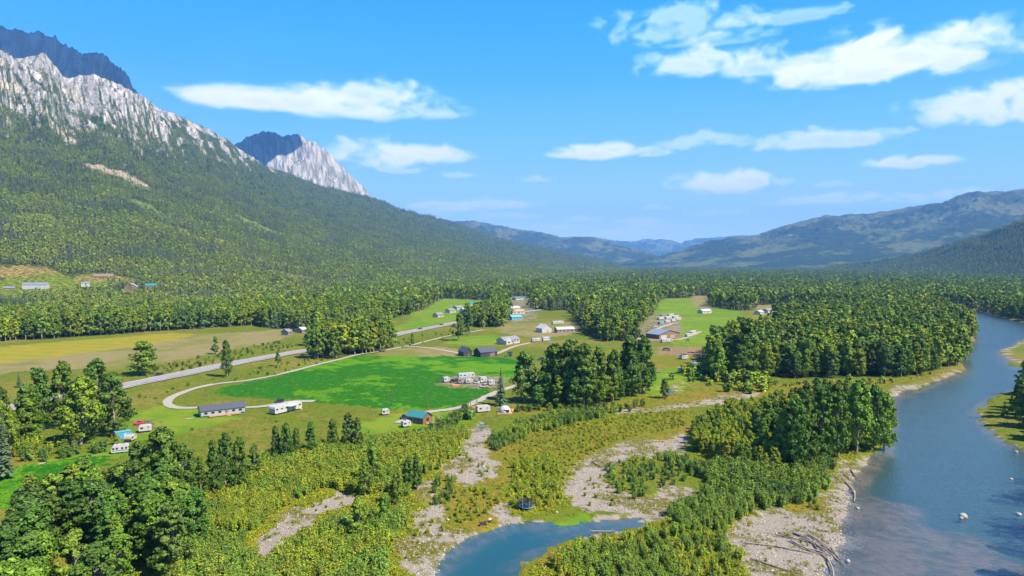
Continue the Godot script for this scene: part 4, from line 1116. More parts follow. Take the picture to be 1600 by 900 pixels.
func fill_woods() -> void:
	# on the valley floor: wherever the land is wooded
	var z := -384.0
	while z > -9500.0:
		var gap := clampf(4.2 + -z * 0.0026, 5.6, 22.0)
		var lim := 0.82 * -z + 80.0
		var x := -lim
		while x < lim:
			var px := x + rng.randf_range(-0.55, 0.55) * gap
			var pz := z + rng.randf_range(-0.55, 0.55) * gap
			x += gap
			if rough_land(px, pz) != WOODS: continue
			if rng.randf() < 0.1: continue
			var mix := na.get_noise_2d(px * 0.3 + 500.0, pz * 0.3)
			var w := where_words(Vector3(px, 0, pz))
			if rng.randf() < 0.16 + 0.2 * smoothstep(-900.0, -2500.0, pz) + mix * 0.7 and px < 110.0 + maxf(0.0, -pz - 900.0):
				stand(px, pz, rng.randf_range(15.0, 25.0), SPRUCE, vary(NEEDLE, 0.3), rng.randf_range(0.9, 1.2) * (1.0 + gap * 0.015), "spruce " + w[0].trim_prefix("tree ").trim_prefix("cottonwood "), w[1], 0.0 if pz < -1400.0 else -999.0)
			else:
				var n := nb.get_noise_2d(px * 0.4, pz * 0.4) + rng.randf_range(-0.3, 0.3)
				var c := MID.lerp(DARK, clampf(-n * 2.0, 0.0, 1.0)).lerp(LIGHT, clampf(n * 2.0 + 0.2, 0.0, 1.0))
				stand(px, pz, rng.randf_range(14.0, 23.0), POPLAR, vary(c, 0.22), rng.randf_range(0.85, 1.15) * (1.0 + gap * 0.012), w[0], w[1], 0.0 if pz < -1400.0 else -999.0)
		z -= gap * (1.0 if z > -1500.0 else 1.6)
	# on the slopes
	for sm in [slope, hill]:
		var m: Mountain = sm
		var ns := 230
		var nt := 120
		for j in nt:
			for i in ns:
				var s := (i + rng.randf()) / ns
				var t := (j + rng.randf()) / nt
				var p := slope_point(m, s, t)
				if absf(p.x) > 0.80 * -p.z + 60.0: continue
				var a := slope_point(m, float(i) / ns, float(j) / nt)
				var b := slope_point(m, float(i + 1) / ns, float(j) / nt)
				var c := slope_point(m, float(i) / ns, float(j + 1) / nt)
				var area := Vector2(b.x - a.x, b.z - a.z).cross(Vector2(c.x - a.x, c.z - a.z))
				var gap := clampf(4.0 + -p.z * 0.0017, 5.4, 14.0)
				var count := absf(area) / (gap * gap) + rng.randf()
				for q in int(count):
					s = (i + rng.randf()) / ns
					t = (j + rng.randf()) / nt
					p = slope_point(m, s, t)
					var big := 0.86 + (gap - 5.4) * 0.04
					var patch := na.get_noise_2d(p.x * 0.45, p.z * 0.45)
					var up := smoothstep(0.30, 0.56, t * 0.75 + patch * 1.25 + 0.06)
					if m == slope:
						var rk := rockiness(s, t, p)
						if rk > 0.25 and rng.randf() > 0.10 + 0.25 * smoothstep(0.0, 0.3, nb.get_noise_2d(p.x * 0.2, p.z * 0.2)): continue
						var gone := false
						for o in OPENINGS:
							if Vector2((p.x - o[0]) / o[2], (p.z - o[1]) / o[3]).length() < 1.0 + nb.get_noise_2d(p.x * 0.5, p.z * 0.5) * 0.3 and rng.randf() > o[5]: gone = true
						if gone: continue
						if t < 0.6 and na.get_noise_2d(p.x * 0.9 + 77.0, p.z * 0.9) > 0.34 and rng.randf() < 0.85: continue
					else:
						up = 0.55
					if rng.randf() < 0.12 + 0.8 * up:
						stand(p.x, p.z, rng.randf_range(11.0, 22.0) * (1.0 - 0.3 * t) * big, SPRUCE, vary(Color(0.056, 0.098, 0.042), 0.35), rng.randf_range(0.85, 1.2) * big, "", "", p.y)
					else:
						var n := nb.get_noise_2d(p.x * 0.3, p.z * 0.3) * 0.6 + na.get_noise_2d(p.x * 0.5 + 900.0, p.z * 0.5) * 0.9 + rng.randf_range(-0.22, 0.22)
						var tint := MID.lerp(DARK, clampf(-n * 2.0, 0.0, 1.0)).lerp(LIGHT, clampf(n * 2.2 + 0.35, 0.0, 1.0)).lerp(Color(0.26, 0.34, 0.09), 0.5)
						stand(p.x, p.z, rng.randf_range(9.0, 19.0) * big, POPLAR, vary(tint, 0.2), rng.randf_range(0.9, 1.2) * big, "", "", p.y)


func plant_mesh(crown: Leaves, wood: Leaves, leaf: Material, bark: Material) -> ArrayMesh:
	var m := crown.mesh()
	var w := wood.mesh()
	m.add_surface_from_arrays(Mesh.PRIMITIVE_TRIANGLES, w.surface_get_arrays(0))
	m.surface_set_material(0, leaf)
	m.surface_set_material(1, bark)
	return m


func build_trees() -> void:
	plant_all()
	var leaf := leaf_material(Color(1, 1, 1), 0.6)
	var needles := leaf_material(Color(1, 1, 1), 0.4)
	var bark := mat(Color(0.24, 0.215, 0.18), 0.9)
	var shapes := {}   # species -> detail -> [[crown, wood, joined], ...]
	for sp in 3:
		shapes[sp] = {}
		for d in 3:
			shapes[sp][d] = []
			for v in [5, 4, 3][d]:
				var cr := Leaves.new()
				var wd := Leaves.new()
				var s: int = 100 * sp + 17 * d + v * 7 + 1
				if sp == POPLAR: broadleaf(s, [2.6, 2.2, 2.9, 2.5, 2.0][v], [1.2, 0.9, 1.5, 0.8, 1.1][v], [115, 46, 17][d], [58, 28, 13][d], [0.27, 0.58, 1.15][d], cr, wd)
				elif sp == SPRUCE: conifer(s, [1.75, 1.5, 1.95, 1.6, 1.4][v], [30, 16, 8][d], [11, 8, 5][d], cr, wd)
				else: shrub(s, [30, 20, 12][d], [52, 34, 16][d], [0.50, 0.75, 1.5][d], cr, wd)
				shapes[sp][d].append([cr.mesh(), wd.mesh(), plant_mesh(cr, wd, needles if sp == SPRUCE else leaf, bark)])
	# the largest in view become trees of their own
	var order := [[], [], []]
	for i in plants.size():
		var p: Array = plants[i]
		var at: Vector3 = p[0]
		if at.z > -118.0 or at.z < -1000.0 or absf(at.x) > 0.77 * -at.z + 6.0 or p[5] == "": continue
		var low: float = (67.0 - at.y - p[1]) / -at.z
		if low > 0.45: continue
		order[p[2]].append([p[1] / -at.z * (100.0 if p[6] == "" else 1.0), i])
	var single := {}
	for sp in 3:
		order[sp].sort_custom(func(a, b): return a[0] > b[0])
		for k in mini(order[sp].size(), [290, 60, 290][sp]): single[order[sp][k][1]] = true
	var tinted := {}
	var names := ["cottonwood_tree", "spruce_tree", "willow_bush"]
	var many := {}
	for i in plants.size():
		var p: Array = plants[i]
		var at: Vector3 = p[0]
		var dist := -at.z
		var d := 0 if dist < 430.0 else (1 if dist < 900.0 else 2)
		if p[2] == BUSH: d = 0 if dist < 190.0 else (1 if dist < 330.0 else 2)
		var v: int = rng.randi() % [5, 4, 3][d]
		var k: float = p[1] / 10.0
		var base := Basis(Vector3.UP, rng.randf() * TAU).scaled(Vector3(k * p[4], k, k * p[4]))
		var tint: Color = p[3]
		tint = Color(tint.r / 0.7, tint.g / 0.7, tint.b / 0.7)
		if single.has(i):
			var o := Node3D.new()
			o.name = numbered(names[p[2]])
			add_child(o)
			o.transform = Transform3D(base, at)
			var said: String = p[5]
			if p[6] == "near thicket left of the pond":
				said += " beside the big cottonwood clump" if at.x < -62.0 else (" below the gravel strip" if at.x < -46.0 else (" in its middle" if at.x < -34.0 else " towards the pond beach"))
			if p[6] != "":
				for word in ["bright green ", "dark green ", "yellow green ", "light green ", "green ", "dark ", "leafy ", "small ", "tiny ", "low "]: said = said.trim_prefix(word)
			if p[6] != "":   # tell a grove's members apart by how tall and how light they are
				var lightness: String = "darker" if p[3].g < 0.18 else ("mid green" if p[3].g < 0.24 else "lighter")
				var tallness: String = ["small", "middling", "tall"][0 if p[1] < [14.0, 16.0, 2.6][p[2]] else (1 if p[1] < [18.0, 20.0, 4.2][p[2]] else 2)]
				said = tallness + " " + lightness + " " + said
			tag(o, said, ["tree", "tree", "bush"][p[2]], p[6])
			var key := Color(snappedf(tint.r, 0.02), snappedf(tint.g, 0.02), snappedf(tint.b, 0.006))
			if not tinted.has([key, p[2]]): tinted[[key, p[2]]] = leaf_material(key, 0.4 if p[2] == SPRUCE else 0.6)
			node("crown", shapes[p[2]][d][v][0], tinted[[key, p[2]]], o)
			node("trunk" if p[2] != BUSH else "stems", shapes[p[2]][d][v][1], bark, o)
			continue
		var key2 := [p[2], d, v]
		if not many.has(key2): many[key2] = []
		many[key2].append([Transform3D(base, at), tint])
	var parents := {}
	for key in many:
		var called: String = ["broadleaf_forest", "conifer_forest", "willow_thicket"][key[0]]
		if not parents.has(called):
			var g := Node3D.new()
			g.name = called
			add_child(g)
			tag(g, ["broadleaf forest covering the valley floor and the lower slopes", "dark conifer forest covering the mountain slopes", "dense yellow green willow thicket on the old river flats"][key[0]], ["forest", "forest", "thicket"][key[0]], "", "stuff")
			parents[called] = g
		var mm := MultiMesh.new()
		mm.transform_format = MultiMesh.TRANSFORM_3D
		mm.use_colors = true
		mm.mesh = shapes[key[0]][key[1]][key[2]][2]
		mm.instance_count = many[key].size()
		for i in many[key].size():
			mm.set_instance_transform(i, many[key][i][0])
			mm.set_instance_color(i, many[key][i][1])
		var mi := MultiMeshInstance3D.new()
		mi.name = "trees" if key[0] != BUSH else "bushes"
		mi.multimesh = mm
		parents[called].add_child(mi, true)
		tag(mi, "", "", "", "stuff")
	build_grass(leaf)


func build_grass(leaf: Material) -> void:
	var g := Node3D.new()
	g.name = "grass"
	add_child(g)
	tag(g, "tall yellow green grass on the meadows and old river flats", "grass", "", "stuff")
	for v in 2:
		var m := tuft(900 + v).mesh()
		m.surface_set_material(0, leaf)
		var put := []
		for i in 34000:
			var z := -118.0 - 300.0 * pow(rng.randf(), 1.3)
			var x := rng.randf_range(-1.0, 1.0) * (0.78 * -z + 6.0)
			var l := rough_land(x, z)
			var h := 0.0
			var c := Color(0.17, 0.18, 0.014)
			match l:
				MEADOW: h = rng.randf_range(0.12, 0.35); c = Color(0.17, 0.20, 0.018)
				SCRUB: h = rng.randf_range(0.35, 0.9); c = Color(0.21, 0.235, 0.012)
				DRY: h = rng.randf_range(0.2, 0.55); c = Color(0.25, 0.21, 0.025)
				GRAVEL: h = rng.randf_range(0.2, 0.5) if nb.get_noise_2d(x, z) + nc.get_noise_2d(x, z) * 0.6 > 0.06 else 0.0
				CROP: h = rng.randf_range(0.25, 0.4); c = Color(0.03, 0.17, 0.008)
			if h <= 0.0 or wetness(x, z) > 0.2: continue
			var k := h / 10.0
			put.append([Transform3D(Basis(Vector3.UP, rng.randf() * TAU).scaled(Vector3(k * 1.6, k, k * 1.6)), Vector3(x, floor_height(x, z), z)), vary(c, 0.3)])
		var mm := MultiMesh.new()
		mm.transform_format = MultiMesh.TRANSFORM_3D
		mm.use_colors = true
		mm.mesh = m
		mm.instance_count = put.size()
		for i in put.size():
			mm.set_instance_transform(i, put[i][0])
			mm.set_instance_color(i, Color(put[i][1].r / 0.7, put[i][1].g / 0.7, put[i][1].b / 0.7))
		var mi := MultiMeshInstance3D.new()
		mi.name = "tufts"
		mi.multimesh = mm
		g.add_child(mi, true)
		tag(mi, "", "", "", "stuff")


# ---------------------------------------------------------------- things
func prism(profile: Array, depth: float) -> ArrayMesh:   # an outline in x, y (counter-clockwise) pushed out along z, both ways
	var st := SurfaceTool.new()
	st.begin(Mesh.PRIMITIVE_TRIANGLES)
	st.set_smooth_group(-1)
	var p := PackedVector2Array()
	for i in range(0, profile.size(), 2): p.append(Vector2(profile[i], profile[i + 1]))
	var tri := Geometry2D.triangulate_polygon(p)
	for s: float in [0.5, -0.5]:
		for i in range(0, tri.size(), 3):
			var a := p[tri[i]]
			var b := p[tri[i + 1]]
			var c := p[tri[i + 2]]
			if ((b - a).cross(c - a) > 0.0) == (s > 0.0):
				var q := b
				b = c
				c = q
			for v in [a, b, c]: st.add_vertex(Vector3(v.x, v.y, s * depth))
	for i in p.size():
		var a := p[i]
		var b := p[(i + 1) % p.size()]
		var f := Vector3(a.x, a.y, depth / 2)
		var g := Vector3(b.x, b.y, depth / 2)
		var h := Vector3(b.x, b.y, -depth / 2)
		var k := Vector3(a.x, a.y, -depth / 2)
		for v: Vector3 in [f, h, g, f, k, h]: st.add_vertex(v)
	st.generate_normals()
	return st.commit()


var box_shapes := {}


func box(x: float, y: float, z: float) -> Mesh:   # with slightly broken edges
	var key := Vector3(x, y, z)
	if not box_shapes.has(key):
		var e := minf(0.05, minf(x, y) * 0.2)
		box_shapes[key] = prism([-x / 2 + e, -y / 2, x / 2 - e, -y / 2, x / 2, -y / 2 + e, x / 2, y / 2 - e, x / 2 - e, y / 2, -x / 2 + e, y / 2, -x / 2, y / 2 - e, -x / 2, -y / 2 + e], z)
	return box_shapes[key]


func wheel_mesh(r: float, w: float) -> CylinderMesh:
	var c := CylinderMesh.new()
	c.top_radius = r
	c.bottom_radius = r
	c.height = w
	c.radial_segments = 14
	c.rings = 0
	return c


func part(parent: Node, called: String, mesh: Mesh, m: Material, at := Vector3.ZERO, turn := Vector3.ZERO) -> MeshInstance3D:
	var o := node(called, mesh, m, parent)
	o.position = at
	o.rotation_degrees = turn
	return o


# a thing whose near long side stands between two points of the ground; local x runs along it, z points at the viewer
func between(called: String, ax: float, az: float, bx: float, bz: float, deep: float, label: String, category: String, group := "", y := -999.0) -> Node3D:
	var o := Node3D.new()
	o.name = numbered(called)
	add_child(o)
	var d := Vector2(bx - ax, bz - az)
	o.rotation.y = atan2(-d.y, d.x)
	var mid := Vector3((ax + bx) / 2, 0, (az + bz) / 2) + o.basis * Vector3(0, 0, -deep / 2)
	mid.y = floor_height(mid.x, mid.z) if y < -900.0 else y
	o.position = mid
	o.set_meta("span", d.length())
	tag(o, label, category, group)
	return o


var M := {}


func materials() -> void:
	M = {
		white = mat(Color(0.38, 0.38, 0.375), 0.45), cream = mat(Color(0.36, 0.33, 0.28), 0.7), sage = mat(Color(0.24, 0.29, 0.29), 0.75), charcoal = mat(Color(0.035, 0.04, 0.05), 0.6),
		slate = mat(Color(0.055, 0.063, 0.08), 0.6), steel = mat(Color(0.22, 0.26, 0.32), 0.45, 0.3), teal = mat(Color(0.04, 0.20, 0.19), 0.5, 0.2), log = mat(Color(0.17, 0.09, 0.05), 0.8), timber = mat(Color(0.34, 0.20, 0.11), 0.8),
		glass = mat(Color(0.02, 0.025, 0.035), 0.08), black = mat(Color(0.015, 0.015, 0.017), 0.7), tyre = mat(Color(0.02, 0.02, 0.02), 0.9), chrome = mat(Color(0.6, 0.6, 0.62), 0.25, 0.9), red = mat(Color(0.55, 0.03, 0.035), 0.35),
		blue = mat(Color(0.05, 0.28, 0.60), 0.4), navy = mat(Color(0.03, 0.06, 0.14), 0.3), grey = mat(Color(0.17, 0.175, 0.18), 0.6), aqua = mat(Color(0.10, 0.30, 0.34), 0.5), brown = mat(Color(0.18, 0.12, 0.08), 0.85), tan = mat(Color(0.30, 0.22, 0.14), 0.8),
		roofwhite = mat(Color(0.34, 0.35, 0.36), 0.5), lamp = mat(Color(0.8, 0.8, 0.75), 0.3), concrete = mat(Color(0.45, 0.43, 0.40), 0.9), driftwood = mat(Color(0.25, 0.215, 0.175), 0.9), greywood = mat(Color(0.11, 0.097, 0.083), 0.95),
		stone = mat(Color(0.28, 0.27, 0.255), 0.85), foam = mat(Color(0.78, 0.80, 0.80), 0.7), green = mat(Color(0.05, 0.16, 0.06), 0.6), orange = mat(Color(0.55, 0.20, 0.05), 0.6), pink = mat(Color(0.50, 0.30, 0.33), 0.6),
	}


func window(o: Node, at: Vector3, w: float, h: float, side := 1.0, frame: Material = null) -> void:
	var f := part(o, "window", box(w, h, 0.06), frame if frame else M.white, at + Vector3(0, 0, 0.02 * side))
	part(f, "pane", box(w - 0.16, h - 0.16, 0.03), M.glass, Vector3(0, 0, 0.032 * side))


# gabled house; across: the ridge runs towards the viewer instead of along the front
func house(o: Node3D, deep: float, wall_h: float, roof_h: float, wall: Material, roof: Material, across := false, wins := 3, door := true, trim: Material = null) -> Node3D:
	var long: float = o.get_meta("span")
	var a := long / 2 if across else deep / 2
	var b := deep if across else long
	var shell := prism([-a, -0.4, a, -0.4, a, wall_h, 0.0, wall_h + roof_h, -a, wall_h], b)
	part(o, "wall", shell, wall, Vector3.ZERO, Vector3.ZERO if across else Vector3(0, 90, 0))
	var eave := 0.45
	var run := sqrt(a * a + roof_h * roof_h)
	var pitch := atan2(roof_h, a)
	var slab := run + eave
	for s: float in [-1.0, 1.0]:
		var r := part(o, "roof_panel", box(slab, 0.16, b + 0.7), roof)
		var off := Vector3(s * cos(pitch) * slab / 2, wall_h + roof_h - sin(pitch) * slab / 2 + 0.09, 0)
		r.transform = Transform3D(Basis(Vector3.UP, 0.0 if across else PI / 2), Vector3.ZERO) * Transform3D(Basis(Vector3(0, 0, 1), -s * pitch), off)
		for q: float in [-1.0, 1.0]:
			if trim: part(r, "fascia", box(slab, 0.22, 0.08), trim, Vector3(0, -0.05, q * (b / 2 + 0.39)))
	for side: float in [1.0, -1.0]:
		for i in wins:
			var x := lerpf(-long / 2, long / 2, (i + 0.7) / (wins + 0.4))
			window(o, Vector3(x, wall_h * 0.58, side * deep / 2), minf(1.5, long / (wins + 1.0) * 0.75), wall_h * 0.42, side)
	if door:
		var d := part(o, "door", box(0.95, 2.05, 0.08), M.brown, Vector3(long * 0.08, 1.03, deep / 2 + 0.03))
		part(d, "handle", box(0.06, 0.16, 0.05), M.chrome, Vector3(0.36, 0, 0.06))
	return o


func camper(o: Node3D, deep: float, tall: float, body: Material, stripe: Material = null, axles := 1) -> Node3D:
	var l: float = o.get_meta("span")
	var h := tall
	var s := prism([-l / 2 + 0.25, 0.55, l / 2 - 0.15, 0.55, l / 2, 0.85, l / 2 - 0.05, h - 0.6, l / 2 - 0.4, h - 0.05, l / 2 - 0.8, h, -l / 2 + 0.7, h, -l / 2 + 0.25, h - 0.15, -l / 2, h - 0.9, -l / 2, 1.1], deep)
	part(o, "body", s, body)
	part(o, "roof_vent", box(0.9, 0.28, 0.8), M.roofwhite, Vector3(l * 0.08, h + 0.14, 0))
	for side: float in [1.0, -1.0]:
		var n := maxi(2, int(l / 2.2))
		for i in n:
			var x := -l / 2 + l * (i + 0.5) / n
			if side > 0.0 and i == n / 2:
				var d := part(o, "door", box(0.7, 1.7, 0.05), M.roofwhite, Vector3(x, 1.5, deep / 2 + 0.02))
				part(d, "pane", box(0.42, 0.5, 0.03), M.glass, Vector3(0, 0.45, 0.03))
			else: part(o, "window", box(minf(1.1, l / n * 0.6), 0.65, 0.05), M.glass, Vector3(x, h * 0.64, side * (deep / 2 + 0.012)))
		if stripe: part(o, "stripe", box(l * 0.92, 0.22, 0.03), stripe, Vector3(0, 1.05, side * (deep / 2 + 0.006)))
		for q in axles: part(o, "wheel", wheel_mesh(0.36, 0.24), M.tyre, Vector3(l * 0.05 + q * 0.85, 0.34, side * (deep / 2 - 0.16)), Vector3(90, 0, 0))
	part(o, "window", box(0.06, 0.7, deep * 0.6), M.glass, Vector3(l / 2 + 0.0, h * 0.62, 0))
	part(o, "hitch", box(1.3, 0.12, 0.14), M.black, Vector3(-l / 2 - 0.5, 0.5, 0))
	part(o, "jack", box(0.12, 0.6, 0.12), M.black, Vector3(-l / 2 - 1.0, 0.28, 0))
	return o


func motorhome(o: Node3D, deep: float, tall: float, body: Material) -> Node3D:
	var l: float = o.get_meta("span")
	var h := tall
	part(o, "body", prism([-l / 2 + 0.3, 0.5, l / 2 - 0.1, 0.5, l / 2, 0.8, l / 2, h - 0.4, l / 2 - 0.4, h, -l / 2 + 0.9, h, -l / 2 + 0.35, h - 0.5, -l / 2 + 0.1, 1.5, -l / 2, 1.3, -l / 2, 0.75], deep), body)
	part(o, "windscreen", box(0.05, 0.95, deep * 0.86), M.glass, Vector3(-l / 2 + 0.21, 2.0, 0), Vector3(0, 0, -13))
	for side: float in [1.0, -1.0]:
		for x in [-0.36, -0.16, 0.14, 0.36]: part(o, "window", box(l * 0.12, 0.7, 0.05), M.glass, Vector3(l * x, h * 0.62, side * (deep / 2 + 0.012)))
		part(o, "stripe", box(l * 0.9, 0.2, 0.03), M.navy, Vector3(0, 1.1, side * (deep / 2 + 0.006)))
		for x in [-0.3, 0.26]:
			var w := part(o, "wheel", wheel_mesh(0.42, 0.26), M.tyre, Vector3(l * x, 0.42, side * (deep / 2 - 0.16)), Vector3(90, 0, 0))
			part(w, "rim", wheel_mesh(0.22, 0.28), M.chrome)
		part(o, "headlight", box(0.05, 0.18, 0.3), M.lamp, Vector3(-l / 2 - 0.01, 0.95, side * deep * 0.34))
	part(o, "roof_vent", box(0.9, 0.28, 0.8), M.grey, Vector3(l * 0.2, h + 0.14, 0))
	part(o, "roof_vent", box(0.5, 0.18, 0.5), M.grey, Vector3(-l * 0.15, h + 0.09, 0.2))
	return o


func car(o: Node3D, paint_: Material, style := "sedan") -> Node3D:
	var l: float = o.get_meta("span")
	var w := 1.85
	part(o, "body", prism([-l / 2, 0.38, l / 2, 0.38, l / 2, 0.9, l / 2 - 0.12, 1.0, -l / 2 + 0.1, 0.95, -l / 2, 0.75], w), paint_)
	var cab: Array
	match style:
		"pickup": cab = [-l * 0.28, 0.97, l * 0.08, 0.97, l * 0.07, 1.72, -l * 0.14, 1.74, -l * 0.20, 1.6]
		"suv": cab = [-l * 0.26, 0.96, l * 0.49, 0.96, l * 0.45, 1.72, -l * 0.10, 1.74]
		_: cab = [-l * 0.24, 0.95, l * 0.34, 0.97, l * 0.22, 1.45, -l * 0.08, 1.46]
	part(o, "windows", prism(cab, w - 0.22), M.glass)
	var top: Array = [cab[0] + 0.25, 1.40 if style == "sedan" else 1.66]
	part(o, "roof", box(l * (0.24 if style != "suv" else 0.5), 0.10, w - 0.25), paint_, Vector3(l * (0.07 if style == "sedan" else (-0.04 if style == "pickup" else 0.18)), (1.47 if style == "sedan" else 1.76), 0))
	if style == "pickup":
		for s: float in [1.0, -1.0]: part(o, "bed_wall", box(l * 0.40, 0.42, 0.08), paint_, Vector3(l * 0.29, 1.18, s * (w / 2 - 0.05)))
		part(o, "tailgate", box(0.08, 0.42, w - 0.12), paint_, Vector3(l * 0.485, 1.18, 0))
	for s: float in [1.0, -1.0]:
		for x in [-0.31, 0.31]:
			var t := part(o, "wheel", wheel_mesh(0.35, 0.24), M.tyre, Vector3(l * x, 0.35, s * (w / 2 - 0.10)), Vector3(90, 0, 0))
			part(t, "rim", wheel_mesh(0.2, 0.26), M.chrome)
		part(o, "headlight", box(0.05, 0.14, 0.34), M.lamp, Vector3(-l / 2 - 0.005, 0.74, s * 0.62))
		part(o, "tail_light", box(0.05, 0.14, 0.28), M.red, Vector3(l / 2 + 0.005, 0.8, s * 0.68))
	return o


func log_between(a: Vector3, b: Vector3, r: float, label: String, m: Material) -> void:
	var L := Leaves.new()
	var bow := Vector3(b.z - a.z, 0, a.x - b.x) * rng.randf_range(-0.09, 0.09)
	var last := a
	for i in 5:
		var u := (i + 1) / 5.0
		var p := a.lerp(b, u) + bow * sin(PI * u) + Vector3(0, 0.12 * sin(PI * u), 0)
		L.tube(last, p, r * (1.0 - 0.11 * i), r * (0.89 - 0.11 * i), 7, Color.WHITE)
		last = p
	for i in 3:
		var p := a.lerp(b, rng.randf_range(0.35, 0.9))
		L.tube(p, p + Vector3(rng.randf_range(-1, 1), rng.randf_range(0.2, 0.7), rng.randf_range(-1, 1)) * r * 4.0, r * 0.35, r * 0.12, 4, Color.WHITE)
	for i in 5:
		var t := TAU * i / 5
		L.tube(a, a + (a - b).normalized() * r * 1.8 + Vector3(cos(t), absf(sin(t)), sin(t)) * r * 1.6, r * 0.5, r * 0.12, 4, Color.WHITE)
	tag(node("driftwood_log", L.mesh(), m), label, "log", "driftwood on the river bar")


func boulder(x: float, z: float, r: float, y: float, label: String, m: Material, group := "") -> void:
	var sp := SphereMesh.new()
	sp.radius = r
	sp.height = r * 1.5
	sp.radial_segments = 12
	sp.rings = 7
	var st := SurfaceTool.new()
	st.create_from(sp, 0)
	var arr := st.commit_to_arrays()
	var v: PackedVector3Array = arr[Mesh.ARRAY_VERTEX]
	for i in v.size(): v[i] *= 1.0 + 0.35 * nc.get_noise_3d(v[i].x * 2.0 / r + x, v[i].y * 2.0 / r, v[i].z * 2.0 / r + z)
	var am := ArrayMesh.new()
	var out := []
	out.resize(Mesh.ARRAY_MAX)
	out[Mesh.ARRAY_VERTEX] = v
	out[Mesh.ARRAY_NORMAL] = arr[Mesh.ARRAY_NORMAL]
	out[Mesh.ARRAY_INDEX] = arr[Mesh.ARRAY_INDEX]
	am.add_surface_from_arrays(Mesh.PRIMITIVE_TRIANGLES, out)
	var o := node("boulder", am, m)
	o.position = Vector3(x, y + r * 0.35, z)
	tag(o, label, "boulder", group)


func pole(x: float, z: float, h: float, label: String, lamp := false) -> void:
	var o := Node3D.new()
	o.name = numbered("street_lamp" if lamp else "utility_pole")
	add_child(o)
	o.position = Vector3(x, floor_height(x, z), z)
	tag(o, label, "lamp" if lamp else "pole")
	var c := CylinderMesh.new()
	c.bottom_radius = 0.16
	c.top_radius = 0.10
	c.height = h + 0.6
	c.radial_segments = 8
	part(o, "post", c, M.greywood, Vector3(0, h / 2 - 0.3, 0))
	if lamp:
		part(o, "arm", box(1.2, 0.1, 0.1), M.grey, Vector3(0.6, h - 0.1, 0))
		part(o, "lamp_head", box(0.9, 0.35, 0.45), M.white, Vector3(1.2, h - 0.05, 0))
	else:
		part(o, "crossarm", box(2.0, 0.14, 0.12), M.greywood, Vector3(0, h - 0.6, 0.1))
		for s: float in [-0.8, 0.0, 0.8]: part(o, "insulator", wheel_mesh(0.07, 0.2), M.grey, Vector3(s, h - 0.43, 0.1))


func build_things() -> void:
	materials()
	farm_things()
	valley_things()
	river_things()


